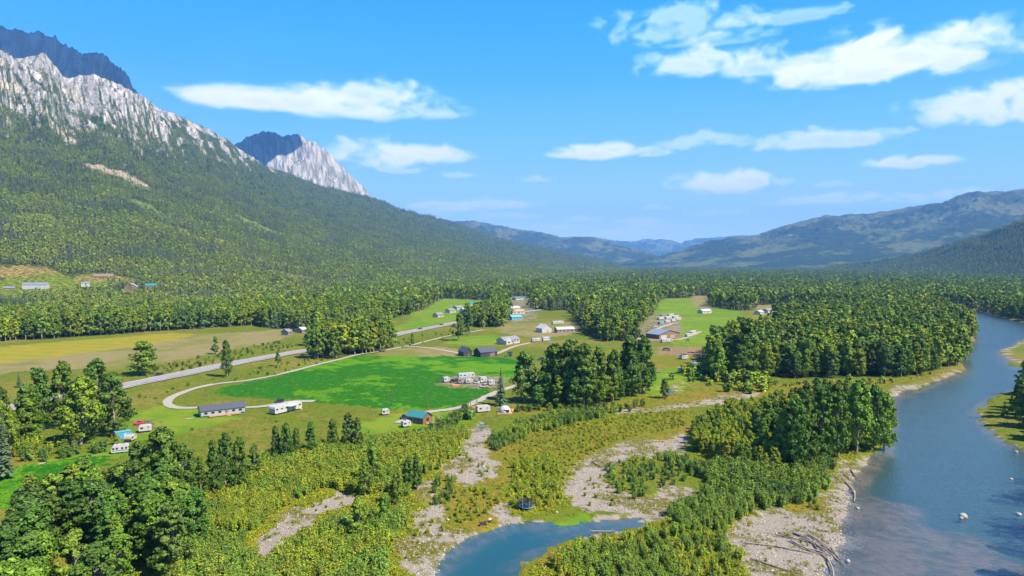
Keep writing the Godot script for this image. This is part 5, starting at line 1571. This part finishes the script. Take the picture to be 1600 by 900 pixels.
func farm_things() -> void:
	# long grey house and white trailer on the near meadow
	var o := house(between("long_house", -134.1, -292.1, -119.0, -302.1, 7.0, "long sage grey house with a dark roof beside the curved driveway", "house"), 7.0, 2.7, 1.7, M.sage, M.slate, false, 6, true, M.charcoal)
	var l: float = o.get_meta("span")
	part(o, "deck", box(l * 0.72, 0.25, 2.4), M.timber, Vector3(l * 0.02, 0.35, 4.75))
	for i in 8: part(o, "railing_post", box(0.1, 1.0, 0.1), M.white, Vector3(l * (-0.33 + 0.1 * i), 0.95, 5.85))
	part(o, "railing", box(l * 0.72, 0.08, 0.08), M.white, Vector3(l * 0.02, 1.46, 5.85))
	part(o, "step", box(1.6, 0.2, 1.0), M.timber, Vector3(l * 0.1, 0.1, 6.5))
	part(o, "skirting", box(l - 0.3, 0.5, 0.1), M.charcoal, Vector3(0, 0.2, 3.53))
	o = between("mobile_home", -103.8, -297.0, -96.0, -310.1, 4.2, "long white mobile home parked at the end of the driveway", "mobile home")
	camper(o, 4.0, 3.6, M.white, null, 2)
	part(o, "awning", box(5.0, 0.08, 2.2), M.roofwhite, Vector3(1.5, 2.9, 3.1))
	for x in [-0.9, 3.9]: part(o, "awning_post", box(0.08, 2.9, 0.08), M.grey, Vector3(x, 1.45, 4.1))
	part(o, "step", box(1.2, 0.5, 1.0), M.timber, Vector3(6.5, 0.25, 2.6))
	car(between("parked_car", -111.9, -321.4, -109.0, -324.4, 1.9, "black car parked behind the long white mobile home", "car", "cars at the farm houses"), M.black, "suv")
	camper(between("travel_trailer", -56.7, -295.8, -53.6, -297.0, 2.4, "small white travel trailer alone on the grass near the crop field", "trailer", "travel trailers at the farm"), 2.3, 2.6, M.white)
	# cabin with teal roof
	o = house(between("cabin", -44.5, -283.8, -37.0, -279.3, 7.0, "small log cabin with a teal green metal roof", "cabin"), 6.0, 2.7, 1.9, M.log, M.teal, false, 2, true, M.charcoal)
	part(o, "gable_window", box(0.06, 1.2, 1.6), M.glass, Vector3(o.get_meta("span") / 2.0 + 0.04, 1.6, 0))
	part(o, "porch", box(2.4, 0.2, 4.0), M.timber, Vector3(o.get_meta("span") / 2.0 + 1.3, 0.25, 0))
	camper(between("travel_trailer", -44.0, -273.9, -41.0, -276.0, 2.4, "white travel trailer parked in front of the teal roofed cabin", "trailer", "travel trailers at the farm"), 2.3, 2.6, M.white)
	car(between("parked_car", -46.9, -288.5, -44.0, -290.9, 1.9, "black pickup beside the teal roofed cabin", "car", "cars at the farm houses"), M.black, "pickup")
	car(between("parked_car", -24.0, -302.1, -20.6, -303.4, 1.9, "dark blue car on the lane left of the white campers", "car", "cars at the farm houses"), M.navy)
	camper(between("travel_trailer", -15.3, -300.8, -9.7, -303.4, 2.5, "white rounded travel trailer between the bushes beside the lane", "trailer", "travel trailers at the farm"), 2.5, 3.0, M.white)
	dome(-5.9, -299.6, -0.6, -299.6)
	part_shed(-19.9, -293.3, -17.2, -293.3, "small white shed on the bank beside the blue car")
	woodpile(-18.4, -308.7, -16.3, -307.4, "stack of brown firewood beside the white travel trailer")
	woodpile(-0.3, -303.4, 1.7, -304.7, "orange brown wood heap right of the white dome tent")
	# campers and machines in the crop field
	camper(between("travel_trailer", -37.8, -378.3, -34.8, -380.3, 2.4, "white trailer at the left end of the cluster in the crop field", "trailer", "trailers in the crop field"), 2.3, 3.0, M.white)
	car(between("parked_car", -34.2, -378.3, -30.8, -380.3, 1.9, "black pickup right of the leftmost trailer in the crop field", "car", "cars in the crop field"), M.black, "pickup")
	camper(between("travel_trailer", -30.4, -388.7, -21.5, -393.0, 2.5, "longest white trailer at the back of the cluster in the crop field", "trailer", "trailers in the crop field"), 2.5, 3.3, M.white, M.grey, 2)
	camper(between("travel_trailer", -29.6, -374.3, -25.9, -376.3, 2.4, "grey trailer in the middle of the cluster in the crop field", "trailer", "trailers in the crop field"), 2.4, 3.0, M.grey)
	camper(between("travel_trailer", -25.4, -374.3, -21.6, -376.3, 2.4, "short white trailer before the longest one in the crop field", "trailer", "trailers in the crop field"), 2.4, 2.6, M.white, M.black)
	camper(between("travel_trailer", -17.4, -376.3, -13.9, -378.3, 2.5, "tall white trailer with dark windows at the right of the field cluster", "trailer", "trailers in the crop field"), 2.5, 3.4, M.white)
	camper(between("travel_trailer", -12.5, -368.4, -9.4, -370.3, 2.4, "pale trailer at the right end of the cluster beside the spruce", "trailer", "trailers in the crop field"), 2.4, 3.0, M.roofwhite)
	car(between("parked_car", -20.5, -374.3, -17.7, -376.3, 1.9, "white pickup between the trailers in the crop field", "car", "cars in the crop field"), M.white, "pickup")
	car(between("parked_car", -16.8, -362.7, -12.7, -364.6, 1.9, "dark red car before the tall white trailer in the crop field", "car", "cars in the crop field"), M.pink, "suv")
	woodpile(-32.5, -366.5, -28.3, -366.5, "orange brown lumber heap at the front of the field cluster")
	for i in 9:
		var f := between("fence_panel", -43.0 + i * 4.2, -390.0 + i * 0.9, -38.9 + i * 4.2, -389.1 + i * 0.9, 0.1, "grey wooden fence panel along the front of the trailers in the crop field", "fence", "fence round the field trailers")
		f.position += Vector3(0, 0, 7.0)
		for k in 3: part(f, "rail", box(4.0, 0.16, 0.05), M.greywood, Vector3(0, 0.35 + 0.4 * k, 0))
		part(f, "post", box(0.14, 1.5, 0.14), M.greywood, Vector3(-2.0, 0.65, 0))
	# dark barns beyond the crop field
	house(between("barn", -34.7, -484.5, -28.9, -487.8, 8.0, "smaller black gabled barn beyond the crop field", "barn", "black barns"), 9.0, 3.6, 3.0, M.charcoal, M.slate, true, 0, true)
	o = house(between("barn", -22.2, -481.2, -10.6, -487.8, 11.0, "larger black barn with a slate roof beyond the crop field", "barn", "black barns"), 11.0, 3.4, 2.8, M.charcoal, M.slate, false, 0, true)
	part(o, "sliding_door", box(3.2, 2.8, 0.08), M.brown, Vector3(3.0, 1.4, 5.55))
	o = between("storage_box", -3.2, -484.5, 0.0, -484.5, 3.0, "dark green storage box right of the black barns", "shed")
	part(o, "wall", box(3.6, 3.2, 3.0), M.green, Vector3(0, 1.55, 0))
	part(o, "roof", box(4.0, 0.2, 3.4), M.charcoal, Vector3(0, 3.25, 0))
	part(o, "door", box(1.2, 2.2, 0.06), M.black, Vector3(0.4, 1.1, 1.52))
	# white farmhouse group
	o = house(between("farmhouse", -6.2, -552.4, 6.4, -565.7, 9.0, "white farmhouse with a grey roof and a gabled front", "house"), 9.0, 3.2, 2.4, M.white, M.grey, false, 5, true)
	var g := part(o, "gable", prism([-3.0, -0.3, 3.0, -0.3, 3.0, 3.2, 0.0, 5.4, -3.0, 3.2], 3.0), M.white, Vector3(-6.0, 0, 5.2))
	part(g, "gable_window", box(2.2, 1.2, 0.06), M.glass, Vector3(0, 1.7, 1.52))
	camper(between("travel_trailer", 17.2, -570.2, 24.9, -574.8, 2.6, "white trailer with a dark front right of the white farmhouse", "trailer", "trailers by the farmhouse"), 2.6, 3.2, M.white, M.black, 2)
	camper(between("travel_trailer", 26.5, -574.8, 32.2, -579.5, 2.6, "tall white trailer with a blue end right of the farmhouse", "trailer", "trailers by the farmhouse"), 2.6, 3.6, M.white)
	o = between("tarp_heap", 31.4, -574.8, 34.1, -574.8, 2.0, "blue tarp heap against the tall white trailer", "tarp")
	part(o, "tarp", prism([-1.4, 0.0, 1.4, 0.0, 1.1, 1.3, 0.3, 1.8, -0.9, 1.5], 2.0), M.blue)
	part(o, "strap", box(0.06, 0.06, 2.1), M.black, Vector3(0.3, 1.83, 0))
	house(between("white_shed", 28.6, -648.3, 38.1, -654.3, 10.0, "white gabled shed on the pale pasture", "shed", "white sheds on the pasture"), 10.0, 4.2, 3.4, M.white, M.white, true, 0, true)
	house(between("long_white_shed", 43.3, -648.3, 60.3, -654.3, 8.0, "long low white shed with a bright roof on the pasture", "shed", "white sheds on the pasture"), 8.0, 3.2, 2.0, M.grey, M.white, false, 4, true)
	camper(between("travel_trailer", 44.2, -735.5, 56.6, -743.2, 3.0, "white trailer at the forest edge behind the pasture sheds", "trailer"), 3.0, 3.4, M.white)
	car(between("parked_car", 18.4, -465.4, 22.5, -468.5, 1.9, "dark car on dry grass left of the big cottonwoods", "car"), M.charcoal, "suv")
	# by the blue shed at the left
	o = between("blue_shed", -149.1, -255.9, -146.1, -258.8, 3.0, "bright blue container shed at the right foot of the tall grove", "shed")
	part(o, "wall", box(5.2, 2.6, 2.6), M.blue, Vector3(0, 1.3, 0))
	part(o, "roof", box(5.5, 0.16, 2.9), M.aqua, Vector3(0, 2.7, 0))
	part(o, "door", box(1.0, 2.0, 0.06), M.white, Vector3(0.6, 1.0, 1.33))
	for i in 8: part(o, "rib", box(0.08, 2.5, 0.05), M.aqua, Vector3(-2.4 + 0.32 * i, 1.3, 1.33))
	camper(between("travel_trailer", -146.6, -265.6, -142.4, -267.6, 2.5, "white travel trailer on the brown soil patch near the red car", "trailer"), 2.5, 2.7, M.white)
	car(between("parked_car", -154.9, -278.2, -152.4, -280.4, 1.9, "red car on the brown soil patch", "car"), M.red)
	camper(between("travel_trailer", -142.5, -253.2, -142.4, -256.9, 2.2, "small pale trailer right of the blue shed", "trailer"), 2.2, 2.4, M.cream)
	motorhome(between("motorhome", -140.1, -236.1, -135.2, -238.5, 2.5, "white motorhome with a navy stripe on the grass by the near green field", "motorhome"), 2.5, 3.0, M.white)
	part_bench(-156.5, -223.3, -155.4, -225.5, "pale wooden planks stacked at the edge of the near green field")
	part_bench(-139.0, -288.5, -136.6, -290.9, "pale planks on the lawn left of the long grey house")
	pole(-38.3, -307.4, 9.0, "tall thin utility pole at the lower edge of the crop field")
	pole(-16.8, -322.9, 9.5, "white headed street lamp beside the lane", true)
	pole(-56.5, -318.5, 6.0, "shorter utility pole in the lower crop field")
	pole(-18.9, -308.7, 8.0, "utility pole beside the bend of the lane")


func dome(ax: float, az: float, bx: float, bz: float) -> void:
	var o := between("dome_tent", ax, az, bx, bz, 5.0, "white dome tent with a dark front window beside the lane", "tent")
	var s := SphereMesh.new()
	s.radius = 2.7
	s.height = 5.4
	s.is_hemisphere = false
	s.radial_segments = 16
	s.rings = 10
	part(o, "shell", s, M.white, Vector3(0, 0.6, 0))
	part(o, "window", box(2.4, 1.2, 0.1), M.glass, Vector3(0.8, 1.2, 2.5))
	part(o, "deck", box(6.6, 0.3, 6.6), M.timber, Vector3(0, 0.1, 0))


func part_shed(ax: float, az: float, bx: float, bz: float, label: String) -> void:
	var o := between("garden_shed", ax, az, bx, bz, 2.2, label, "shed")
	house(o, 2.2, 1.9, 0.7, M.white, M.roofwhite, false, 1, true)


func woodpile(ax: float, az: float, bx: float, bz: float, label: String) -> void:
	var o := between("woodpile", ax, az, bx, bz, 1.4, label, "woodpile")
	var l: float = o.get_meta("span")
	for row in 3:
		for i in 6 - row:
			part(o, "log", wheel_mesh(0.2, l * rng.randf_range(0.75, 1.0)), M.orange if i % 2 else M.tan, Vector3(rng.randf_range(-0.2, 0.2), 0.2 + row * 0.34, -0.9 + i * 0.38 + row * 0.19), Vector3(0, 0, 90))


func part_bench(ax: float, az: float, bx: float, bz: float, label: String) -> void:
	var o := between("plank_stack", ax, az, bx, bz, 1.2, label, "planks")
	var l: float = o.get_meta("span")
	for i in 5: part(o, "plank", box(l * rng.randf_range(0.85, 1.0), 0.12, 0.22), M.tan if i % 2 else M.cream, Vector3(0, 0.12 + 0.02 * i, -0.5 + i * 0.25), Vector3(0, rng.randf_range(-4, 4), 0))


func valley_things() -> void:
	# grey barn and its yard
	var o := house(between("grey_barn", 128.5, -594.1, 150.1, -609.4, 16.0, "large grey barn with a wide low steel roof above the tilled field", "barn"), 16.0, 3.8, 3.2, M.brown, M.steel, true, 0, false, M.charcoal)
	var l: float = o.get_meta("span")
	part(o, "roller_door", box(l * 0.27, 3.0, 0.08), M.white, Vector3(-l * 0.28, 1.5, 8.05))
	part(o, "roller_door", box(l * 0.22, 2.8, 0.08), M.tan, Vector3(l * 0.14, 1.4, 8.05))
	camper(between("travel_trailer", 125.0, -565.7, 134.6, -570.2, 2.6, "long white trailer parked in front of the grey barn", "trailer", "trailers round the grey barn"), 2.6, 3.2, M.white, M.black, 2)
	var yard := ["white", "white", "white", "aqua", "cream", "white", "white", "grey", "white"]
	var words := ["white trailer at the left of the crowded trailer yard", "second white trailer of the crowded trailer yard", "third white trailer of the crowded trailer yard", "aqua trailer at the front of the trailer yard", "cream trailer in the middle of the trailer yard", "white trailer in the front row of the trailer yard", "white trailer at the right end of the trailer yard", "grey trailer at the back of the trailer yard", "white trailer in the last row of the trailer yard"]
	var spots := [[171.3, -792.9, 179.3, -801.9], [181.6, -801.9, 190.5, -811.0], [192.8, -811.0, 201.1, -820.3], [159.7, -735.5, 166.2, -743.2], [169.4, -751.0, 176.9, -759.1], [180.2, -767.3, 186.6, -775.6], [189.3, -784.2, 197.4, -792.9], [182.4, -829.9, 190.9, -839.7], [194.0, -839.7, 201.9, -849.7]]
	for i in spots.size():
		camper(between("travel_trailer", spots[i][0], spots[i][1], spots[i][2], spots[i][3], 2.6, words[i], "trailer", "trailers in the crowded yard"), 2.6, 3.3, M[yard[i]], M.red if i % 4 == 2 else null)
	car(between("parked_car", 144.6, -699.3, 150.7, -706.3, 1.9, "white pickup on the track left of the grey barn", "car", "cars round the grey barn"), M.white, "pickup")
	car(between("parked_car", 130.4, -654.3, 135.3, -660.3, 1.9, "tan pickup at the lower left of the grey barn yard", "car", "cars round the grey barn"), M.tan, "pickup")
	camper(between("travel_trailer", 157.0, -609.4, 162.4, -614.6, 2.5, "left one of the white trailers right of the grey barn", "trailer", "trailers round the grey barn"), 2.5, 3.0, M.white)
	camper(between("travel_trailer", 165.3, -625.5, 172.4, -636.7, 2.5, "right and tallest white trailer beside the grey barn", "trailer", "trailers round the grey barn"), 2.5, 3.8, M.white)
	car(between("parked_car", 148.3, -579.5, 151.0, -579.5, 1.9, "pale aqua car below the trailers right of the grey barn", "car", "cars round the grey barn"), M.aqua, "suv")
	o = between("hay_wagon", 113.7, -516.2, 121.0, -516.2, 2.2, "dark flat wagon standing on the tilled field", "wagon")
	part(o, "bed", box(6.0, 0.3, 2.2), M.green, Vector3(0, 1.0, 0))
	part(o, "load", prism([-2.4, 0.0, 2.2, 0.0, 1.9, 0.9, -1.6, 1.1], 2.0), M.charcoal, Vector3(0, 1.15, 0))
	for s: float in [1.0, -1.0]:
		for x in [-2.0, 2.0]: part(o, "wheel", wheel_mesh(0.4, 0.22), M.tyre, Vector3(x, 0.4, s * 0.9), Vector3(90, 0, 0))
	o = camper(between("travel_trailer", 117.3, -468.5, 122.5, -471.6, 3.0, "white trailer under a dark tarp roof below the tilled field", "trailer"), 3.0, 3.0, M.white)
	part(o, "tarp_roof", box(6.4, 0.12, 4.2), M.charcoal, Vector3(0.8, 3.5, -0.4), Vector3(0, 0, -6))
	for s: float in [-1.0, 1.0]: part(o, "tarp_post", box(0.1, 3.3, 0.1), M.grey, Vector3(3.6, 1.6, s * 1.5 - 0.4))
	camper(between("travel_trailer", 131.4, -471.6, 133.6, -471.6, 2.2, "small white trailer at the lower edge of the tilled field", "trailer"), 2.2, 2.8, M.white)
	camper(between("travel_trailer", 134.5, -462.4, 138.5, -465.4, 2.2, "pale aqua trailer half hidden beside the riverside forest", "trailer"), 2.2, 2.6, M.aqua)
	camper(between("travel_trailer", 116.1, -434.0, 119.3, -436.7, 2.2, "pale trailer among bushes above the side creek", "trailer"), 2.2, 2.6, M.aqua)
	camper(between("travel_trailer", 101.9, -411.3, 106.4, -413.7, 2.4, "light blue and white trailer on the grass near the side creek", "trailer"), 2.4, 3.2, M.roofwhite, M.aqua)
	car(between("parked_car", 88.5, -413.7, 90.8, -413.7, 1.9, "small white car on the grass left of the side creek", "car"), M.white)
	part_bench(91.4, -404.2, 96.2, -406.6, "grey planks on the grass near the side creek")
	var field := get_node("tilled_field")
	var ridges := mat(Color(0.15, 0.10, 0.05), 0.95)
	for i in 15:
		var t := i / 14.0
		var p := Vector3(lerpf(112.0, 139.0, t), 0.06, -491.0)
		var q := Vector3(lerpf(124.0, 163.0, t), 0.06, -542.0)
		var r := part(field, "furrow", prism([-0.55, -0.3, 0.55, -0.3, 0.25, 0.16, -0.25, 0.16], p.distance_to(q)), ridges, p.lerp(q, 0.5))
		r.rotation.y = atan2(q.x - p.x, q.z - p.z)
	# the village at the end of the crop land: near side left to right, roof and wall tones as they show
	for v in [
		[-90.4, -829.9, -84.4, -839.7, "cream", "grey", "small cream house at the left end of the village beside the bright field"],
		[-82.3, -903.7, -75.6, -915.3, "white", "grey", "white house behind the lone highway cottonwood"],
		[-77.9, -964.9, -69.8, -978.1, "white", "grey", "pale house with a long grey roof in the middle of the village"],
		[-64.5, -915.3, -54.9, -927.2, "white", "roofwhite", "wide white house at the front of the village"],
		[-64.1, -1050.3, -56.0, -1066.0, "white", "teal", "house with a teal roof at the back of the village"],
		[-59.8, -860.0, -53.1, -870.5, "grey", "charcoal", "grey house with a dark roof beside the highway at the village"],
		[-49.6, -1035.0, -43.4, -1050.3, "white", "roofwhite", "small white house right of the teal roofed one"],
		[-1.8, -952.0, 11.8, -964.9, "cream", "white", "long cream building with a white roof behind the trees"],
		[0.0, -792.9, 12.1, -801.9, "aqua", "aqua", "turquoise roofed hall at the edge of the pasture trees"],
		[6.8, -1210.8, 20.8, -1231.8, "cream", "teal", "yellowish building with a green roof behind the village trees"],
		[31.1, -1275.8, 56.1, -1299.1, "white", "aqua", "long pale blue roofed building far behind the trees"],
		[0.0, -881.3, 16.8, -892.3, "cream", "tan", "low cream building below the long one with the white roof"],
		[249.7, -892.3, 264.8, -903.7, "white", "roofwhite", "white house beyond the green field with the barn"],
		[317.2, -870.5, 326.1, -881.3, "white", "roofwhite", "small white house beside the riverside forest"],
		[339.5, -903.7, 350.7, -915.3, "white", "grey", "white house at the far right behind the green field"],
		[163.7, -1050.3, 173.1, -1066.0, "white", "grey", "little white house in a gap of the valley forest"],
		[-198.1, -642.4, -195.0, -648.3, "grey", "roofwhite", "grey shed beside the highway left of the roadside trees"],
		[-205.8, -625.5, -203.5, -631.0, "grey", "grey", "low grey shed beyond the highway at the stubble field"],
	]:
		house(between("village_house", v[0], v[1], v[2], v[3], 8.0, v[6], "house", "village houses"), 8.0, 3.2, 2.2, M[v[4]], M[v[5]], false, 3, true)
	# the hillside farm at the left
	o = house(between("machine_shed", -668.0, -930.0, -640.0, -938.0, 12.0, "long white machine shed with a pale blue roof on the hillside farm", "shed", "hillside farm", 31.0), 12.0, 5.6, 2.6, M.white, M.steel, false, 0, true)
	part(o, "roller_door", box(4.0, 4.2, 0.1), M.roofwhite, Vector3(5.0, 2.1, 6.05))
	house(between("hill_shed", -690.0, -925.0, -677.0, -928.0, 8.0, "small shed with a steel roof left of the long machine shed", "shed", "hillside farm", 29.5), 8.0, 2.8, 1.8, M.grey, M.steel, false, 0, true)
	o = house(between("hill_house", -660.0, -1076.0, -634.0, -1084.0, 12.0, "dark brown hillside house with a wide grey brown roof", "house", "hillside farm", 40.0), 12.0, 5.0, 4.0, M.brown, M.brown, false, 5, true)
	part(o, "chimney", box(1.0, 3.0, 1.0), M.concrete, Vector3(4.0, 9.0, -1.0))
	house(between("hill_shed", -622.0, -985.0, -612.0, -990.0, 6.0, "small white shed half hidden by trees on the hillside farm", "shed", "hillside farm", 32.0), 6.0, 5.0, 1.6, M.white, M.steel, false, 1, true)
	house(between("cabin", -560.0, -985.0, -544.0, -990.0, 9.0, "dark gabled cabin in the hillside trees", "cabin", "hillside cabins", 24.0), 9.0, 8.0, 5.0, M.brown, M.roofwhite, true, 1, true)
	house(between("cabin", -538.0, -1000.0, -524.0, -1004.0, 9.0, "green roofed cabin in the hillside trees right of the gabled one", "cabin", "hillside cabins", 24.0), 9.0, 9.0, 3.0, M.brown, M.teal, false, 2, true)
	# traffic on the highway
	car(between("highway_car", -92.3, -672.9, -89.4, -679.3, 1.9, "dark car on the highway before the village", "car", "cars on the highway"), M.charcoal, "suv")
	car(between("highway_car", -75.9, -720.6, -73.2, -728.0, 1.9, "second dark car on the highway nearer to the village", "car", "cars on the highway"), M.navy, "suv")
	car(between("parked_car", -209.4, -399.7, -208.4, -406.6, 1.9, "dark pickup on the highway verge right of the round cottonwood", "car"), M.charcoal, "pickup")


func river_things() -> void:
	# trampoline
	var o := Node3D.new()
	o.name = "trampoline"
	add_child(o)
	o.position = V(3.8, -183.4)
	o.position.y = floor_height(o.position.x, o.position.z)
	tag(o, "round trampoline with a blue rim and a safety net by the pond", "trampoline")
	var ring := TorusMesh.new()
	ring.inner_radius = 1.55
	ring.outer_radius = 1.95
	ring.rings = 28
	ring.ring_segments = 8
	part(o, "rim_pad", ring, M.blue, Vector3(0, 0.85, 0)).scale.y = 0.35
	part(o, "mat", wheel_mesh(1.56, 0.03), M.black, Vector3(0, 0.84, 0))
	for i in 6:
		var a := TAU * i / 6
		part(o, "leg", box(0.09, 0.9, 0.09), M.grey, Vector3(cos(a) * 1.75, 0.42, sin(a) * 1.75))
		part(o, "net_pole", box(0.08, 1.8, 0.08), M.roofwhite, Vector3(cos(a) * 1.85, 1.75, sin(a) * 1.85))
	var net := CylinderMesh.new()
	net.top_radius = 1.85
	net.bottom_radius = 1.85
	net.height = 1.7
	net.cap_top = false
	net.cap_bottom = false
	net.radial_segments = 24
	var nm := mat(Color(0.02, 0.03, 0.04, 1.0), 0.9)
	nm.transparency = BaseMaterial3D.TRANSPARENCY_ALPHA
	nm.albedo_color.a = 0.8
	part(o, "safety_net", net, nm, Vector3(0, 1.75, 0))
	# seats by the pond
	for q in [[-7.4, -172.1, "dark bench on the pond beach below the track", 1.8], [-5.6, -174.7, "black and white beach chair at the gravel ramp by the pond", 0.8]]:
		var c := Node3D.new()
		c.name = numbered("beach_seat")
		add_child(c)
		c.position = Vector3(q[0], floor_height(q[0], q[1]), q[1])
		c.rotation_degrees.y = 20
		tag(c, q[2], "seat")
		var w: float = q[3]
		part(c, "seat", box(w, 0.08, 0.6), M.black, Vector3(0, 0.45, 0))
		part(c, "backrest", box(w, 0.55, 0.08), M.white if w < 1.0 else M.black, Vector3(0, 0.75, -0.3), Vector3(-12, 0, 0))
		for sx: float in [-0.45, 0.45]:
			for sz: float in [-0.25, 0.25]: part(c, "leg", box(0.08, 0.45, 0.08), M.black, Vector3(sx * w, 0.2, sz))
	# driftwood on the gravel bar
	var spots := [[54.4, -152.4, 62.8, -144.8], [56.0, -161.3, 63.0, -159.5], [62.8, -159.1, 69.4, -155.9], [69.9, -167.1, 72.7, -155.9], [70.5, -164.0, 74.0, -152.4], [73.1, -166.3, 74.8, -157.3], [65.0, -165.5, 71.0, -161.7], [73.9, -160.2, 74.2, -149.8], [71.5, -152.4, 68.0, -142.1], [74.8, -157.3, 74.5, -151.1], [102.3, -206.8, 96.9, -191.0], [105.2, -214.4, 106.3, -203.8], [110.0, -219.1, 107.5, -208.0], [68.9, -158.0, 73.5, -154.5], [67.4, -162.4, 71.8, -154.5], [72.3, -161.7, 72.0, -149.8]]
	var said := ["long dark log lying alone at the bottom of the gravel bar", "dark log at the left of the gravel bar", "pale log right of the dark one in the middle of the gravel bar", "upper log of the driftwood pile", "longest log of the driftwood pile pointing at the water", "short top log of the driftwood pile", "thin log left of the driftwood pile", "log at the water end of the driftwood pile", "log lying upright to the shore below the driftwood pile", "short log at the water below the pile", "log leaning down the bank above the gravel bar", "pale log reaching into the river above the gravel bar", "short pale log at the top of the bank above the gravel bar", "lower log of the driftwood pile", "dark log across the driftwood pile", "slanting log inside the driftwood pile"]
	for i in spots.size():
		var q: Array = spots[i]
		var r := 0.16 + 0.1 * rng.randf()
		log_between(Vector3(q[0], maxf(floor_height(q[0], q[1]), -0.8) + r + rng.randf() * 0.25, q[1]), Vector3(q[2], maxf(floor_height(q[2], q[3]), -0.8) + r * 0.7, q[3]), r, said[i], M.driftwood if i % 3 else M.greywood)
	log_between(lift(26.9, -226.9, 0.2), lift(33.1, -211.8, 0.2), 0.16, "thin log on the stones of the gravel crescent", M.greywood)
	log_between(lift(20.1, -169.6, 0.15), lift(26.1, -169.6, 0.15), 0.2, "pale log on the shore where the creek leaves the pond", M.driftwood)
	boulder(120.0, -179.2, 1.1, -0.8, "large white boulder standing alone in the river", M.stone)
	boulder(118.9, -178.3, 0.5, -0.8, "small stone beside the large white boulder in the river", M.stone)
	var k := 0
	for q in [[95.3, -185.9, 0.5], [46.3, -225.5, 0.7], [47.5, -229.9, 0.5], [100.7, -199.1, 0.6], [76.2, -152.4, 0.5], [77.6, -163.2, 0.4], [12.0, -181.1, 0.4], [-9.5, -222.6, 0.5], [-16.7, -175.6, 0.4], [180.3, -241.8, 0.6], [156.1, -211.2, 0.5], [136.2, -181.1, 0.7]]:
		boulder(q[0], q[1], q[2], maxf(floor_height(q[0], q[1]), -0.9), ["pale stone at the water edge of the gravel bar", "larger pale stone inside the gravel crescent", "smaller pale stone inside the gravel crescent", "stone at the foot of the bank logs", "stone at the lowest tip of the gravel bar", "stone between the driftwood logs", "stone at the lower left of the gravel crescent", "stone in the dry channel", "stone on the beach left of the pond", "stone at the right bank of the river", "stone in the shallow water at the right edge", "stone in the riffle at the right edge"][k], M.stone, "loose stones")
		k += 1
	# cobbles on the bars
	var cob := SphereMesh.new()
	cob.radius = 0.16
	cob.height = 0.2
	cob.radial_segments = 6
	cob.rings = 3
	cob.material = mat(Color(1, 1, 1), 0.9)
	cob.material.vertex_color_use_as_albedo = true
	var put := []
	for i in 110000:
		var z := -118.0 - 190.0 * rng.randf()
		var x := rng.randf_range(-1.0, 1.0) * (0.78 * -z + 6.0)
		var l := rough_land(x, z)
		if l != GRAVEL and not (l == RIVER and wetness(x, z) < 0.45): continue
		put.append(Transform3D(Basis(Vector3.UP, rng.randf() * TAU).scaled(Vector3.ONE * rng.randf_range(0.4, 1.5)), Vector3(x, floor_height(x, z) + 0.02, z)))
	var mm := MultiMesh.new()
	mm.transform_format = MultiMesh.TRANSFORM_3D
	mm.use_colors = true
	mm.mesh = cob
	mm.instance_count = put.size()
	for i in put.size():
		mm.set_instance_transform(i, put[i])
		var g := rng.randf_range(0.10, 0.40)
		mm.set_instance_color(i, Color(g, g * 0.94, g * 0.85))
	var mi := MultiMeshInstance3D.new()
	mi.name = "cobbles"
	mi.multimesh = mm
	add_child(mi)
	tag(mi, "loose grey cobbles scattered over the gravel bars", "cobbles", "", "stuff")


func lift(x: float, z: float, by: float) -> Vector3:
	return Vector3(x, maxf(floor_height(x, z), -0.8) + by, z)
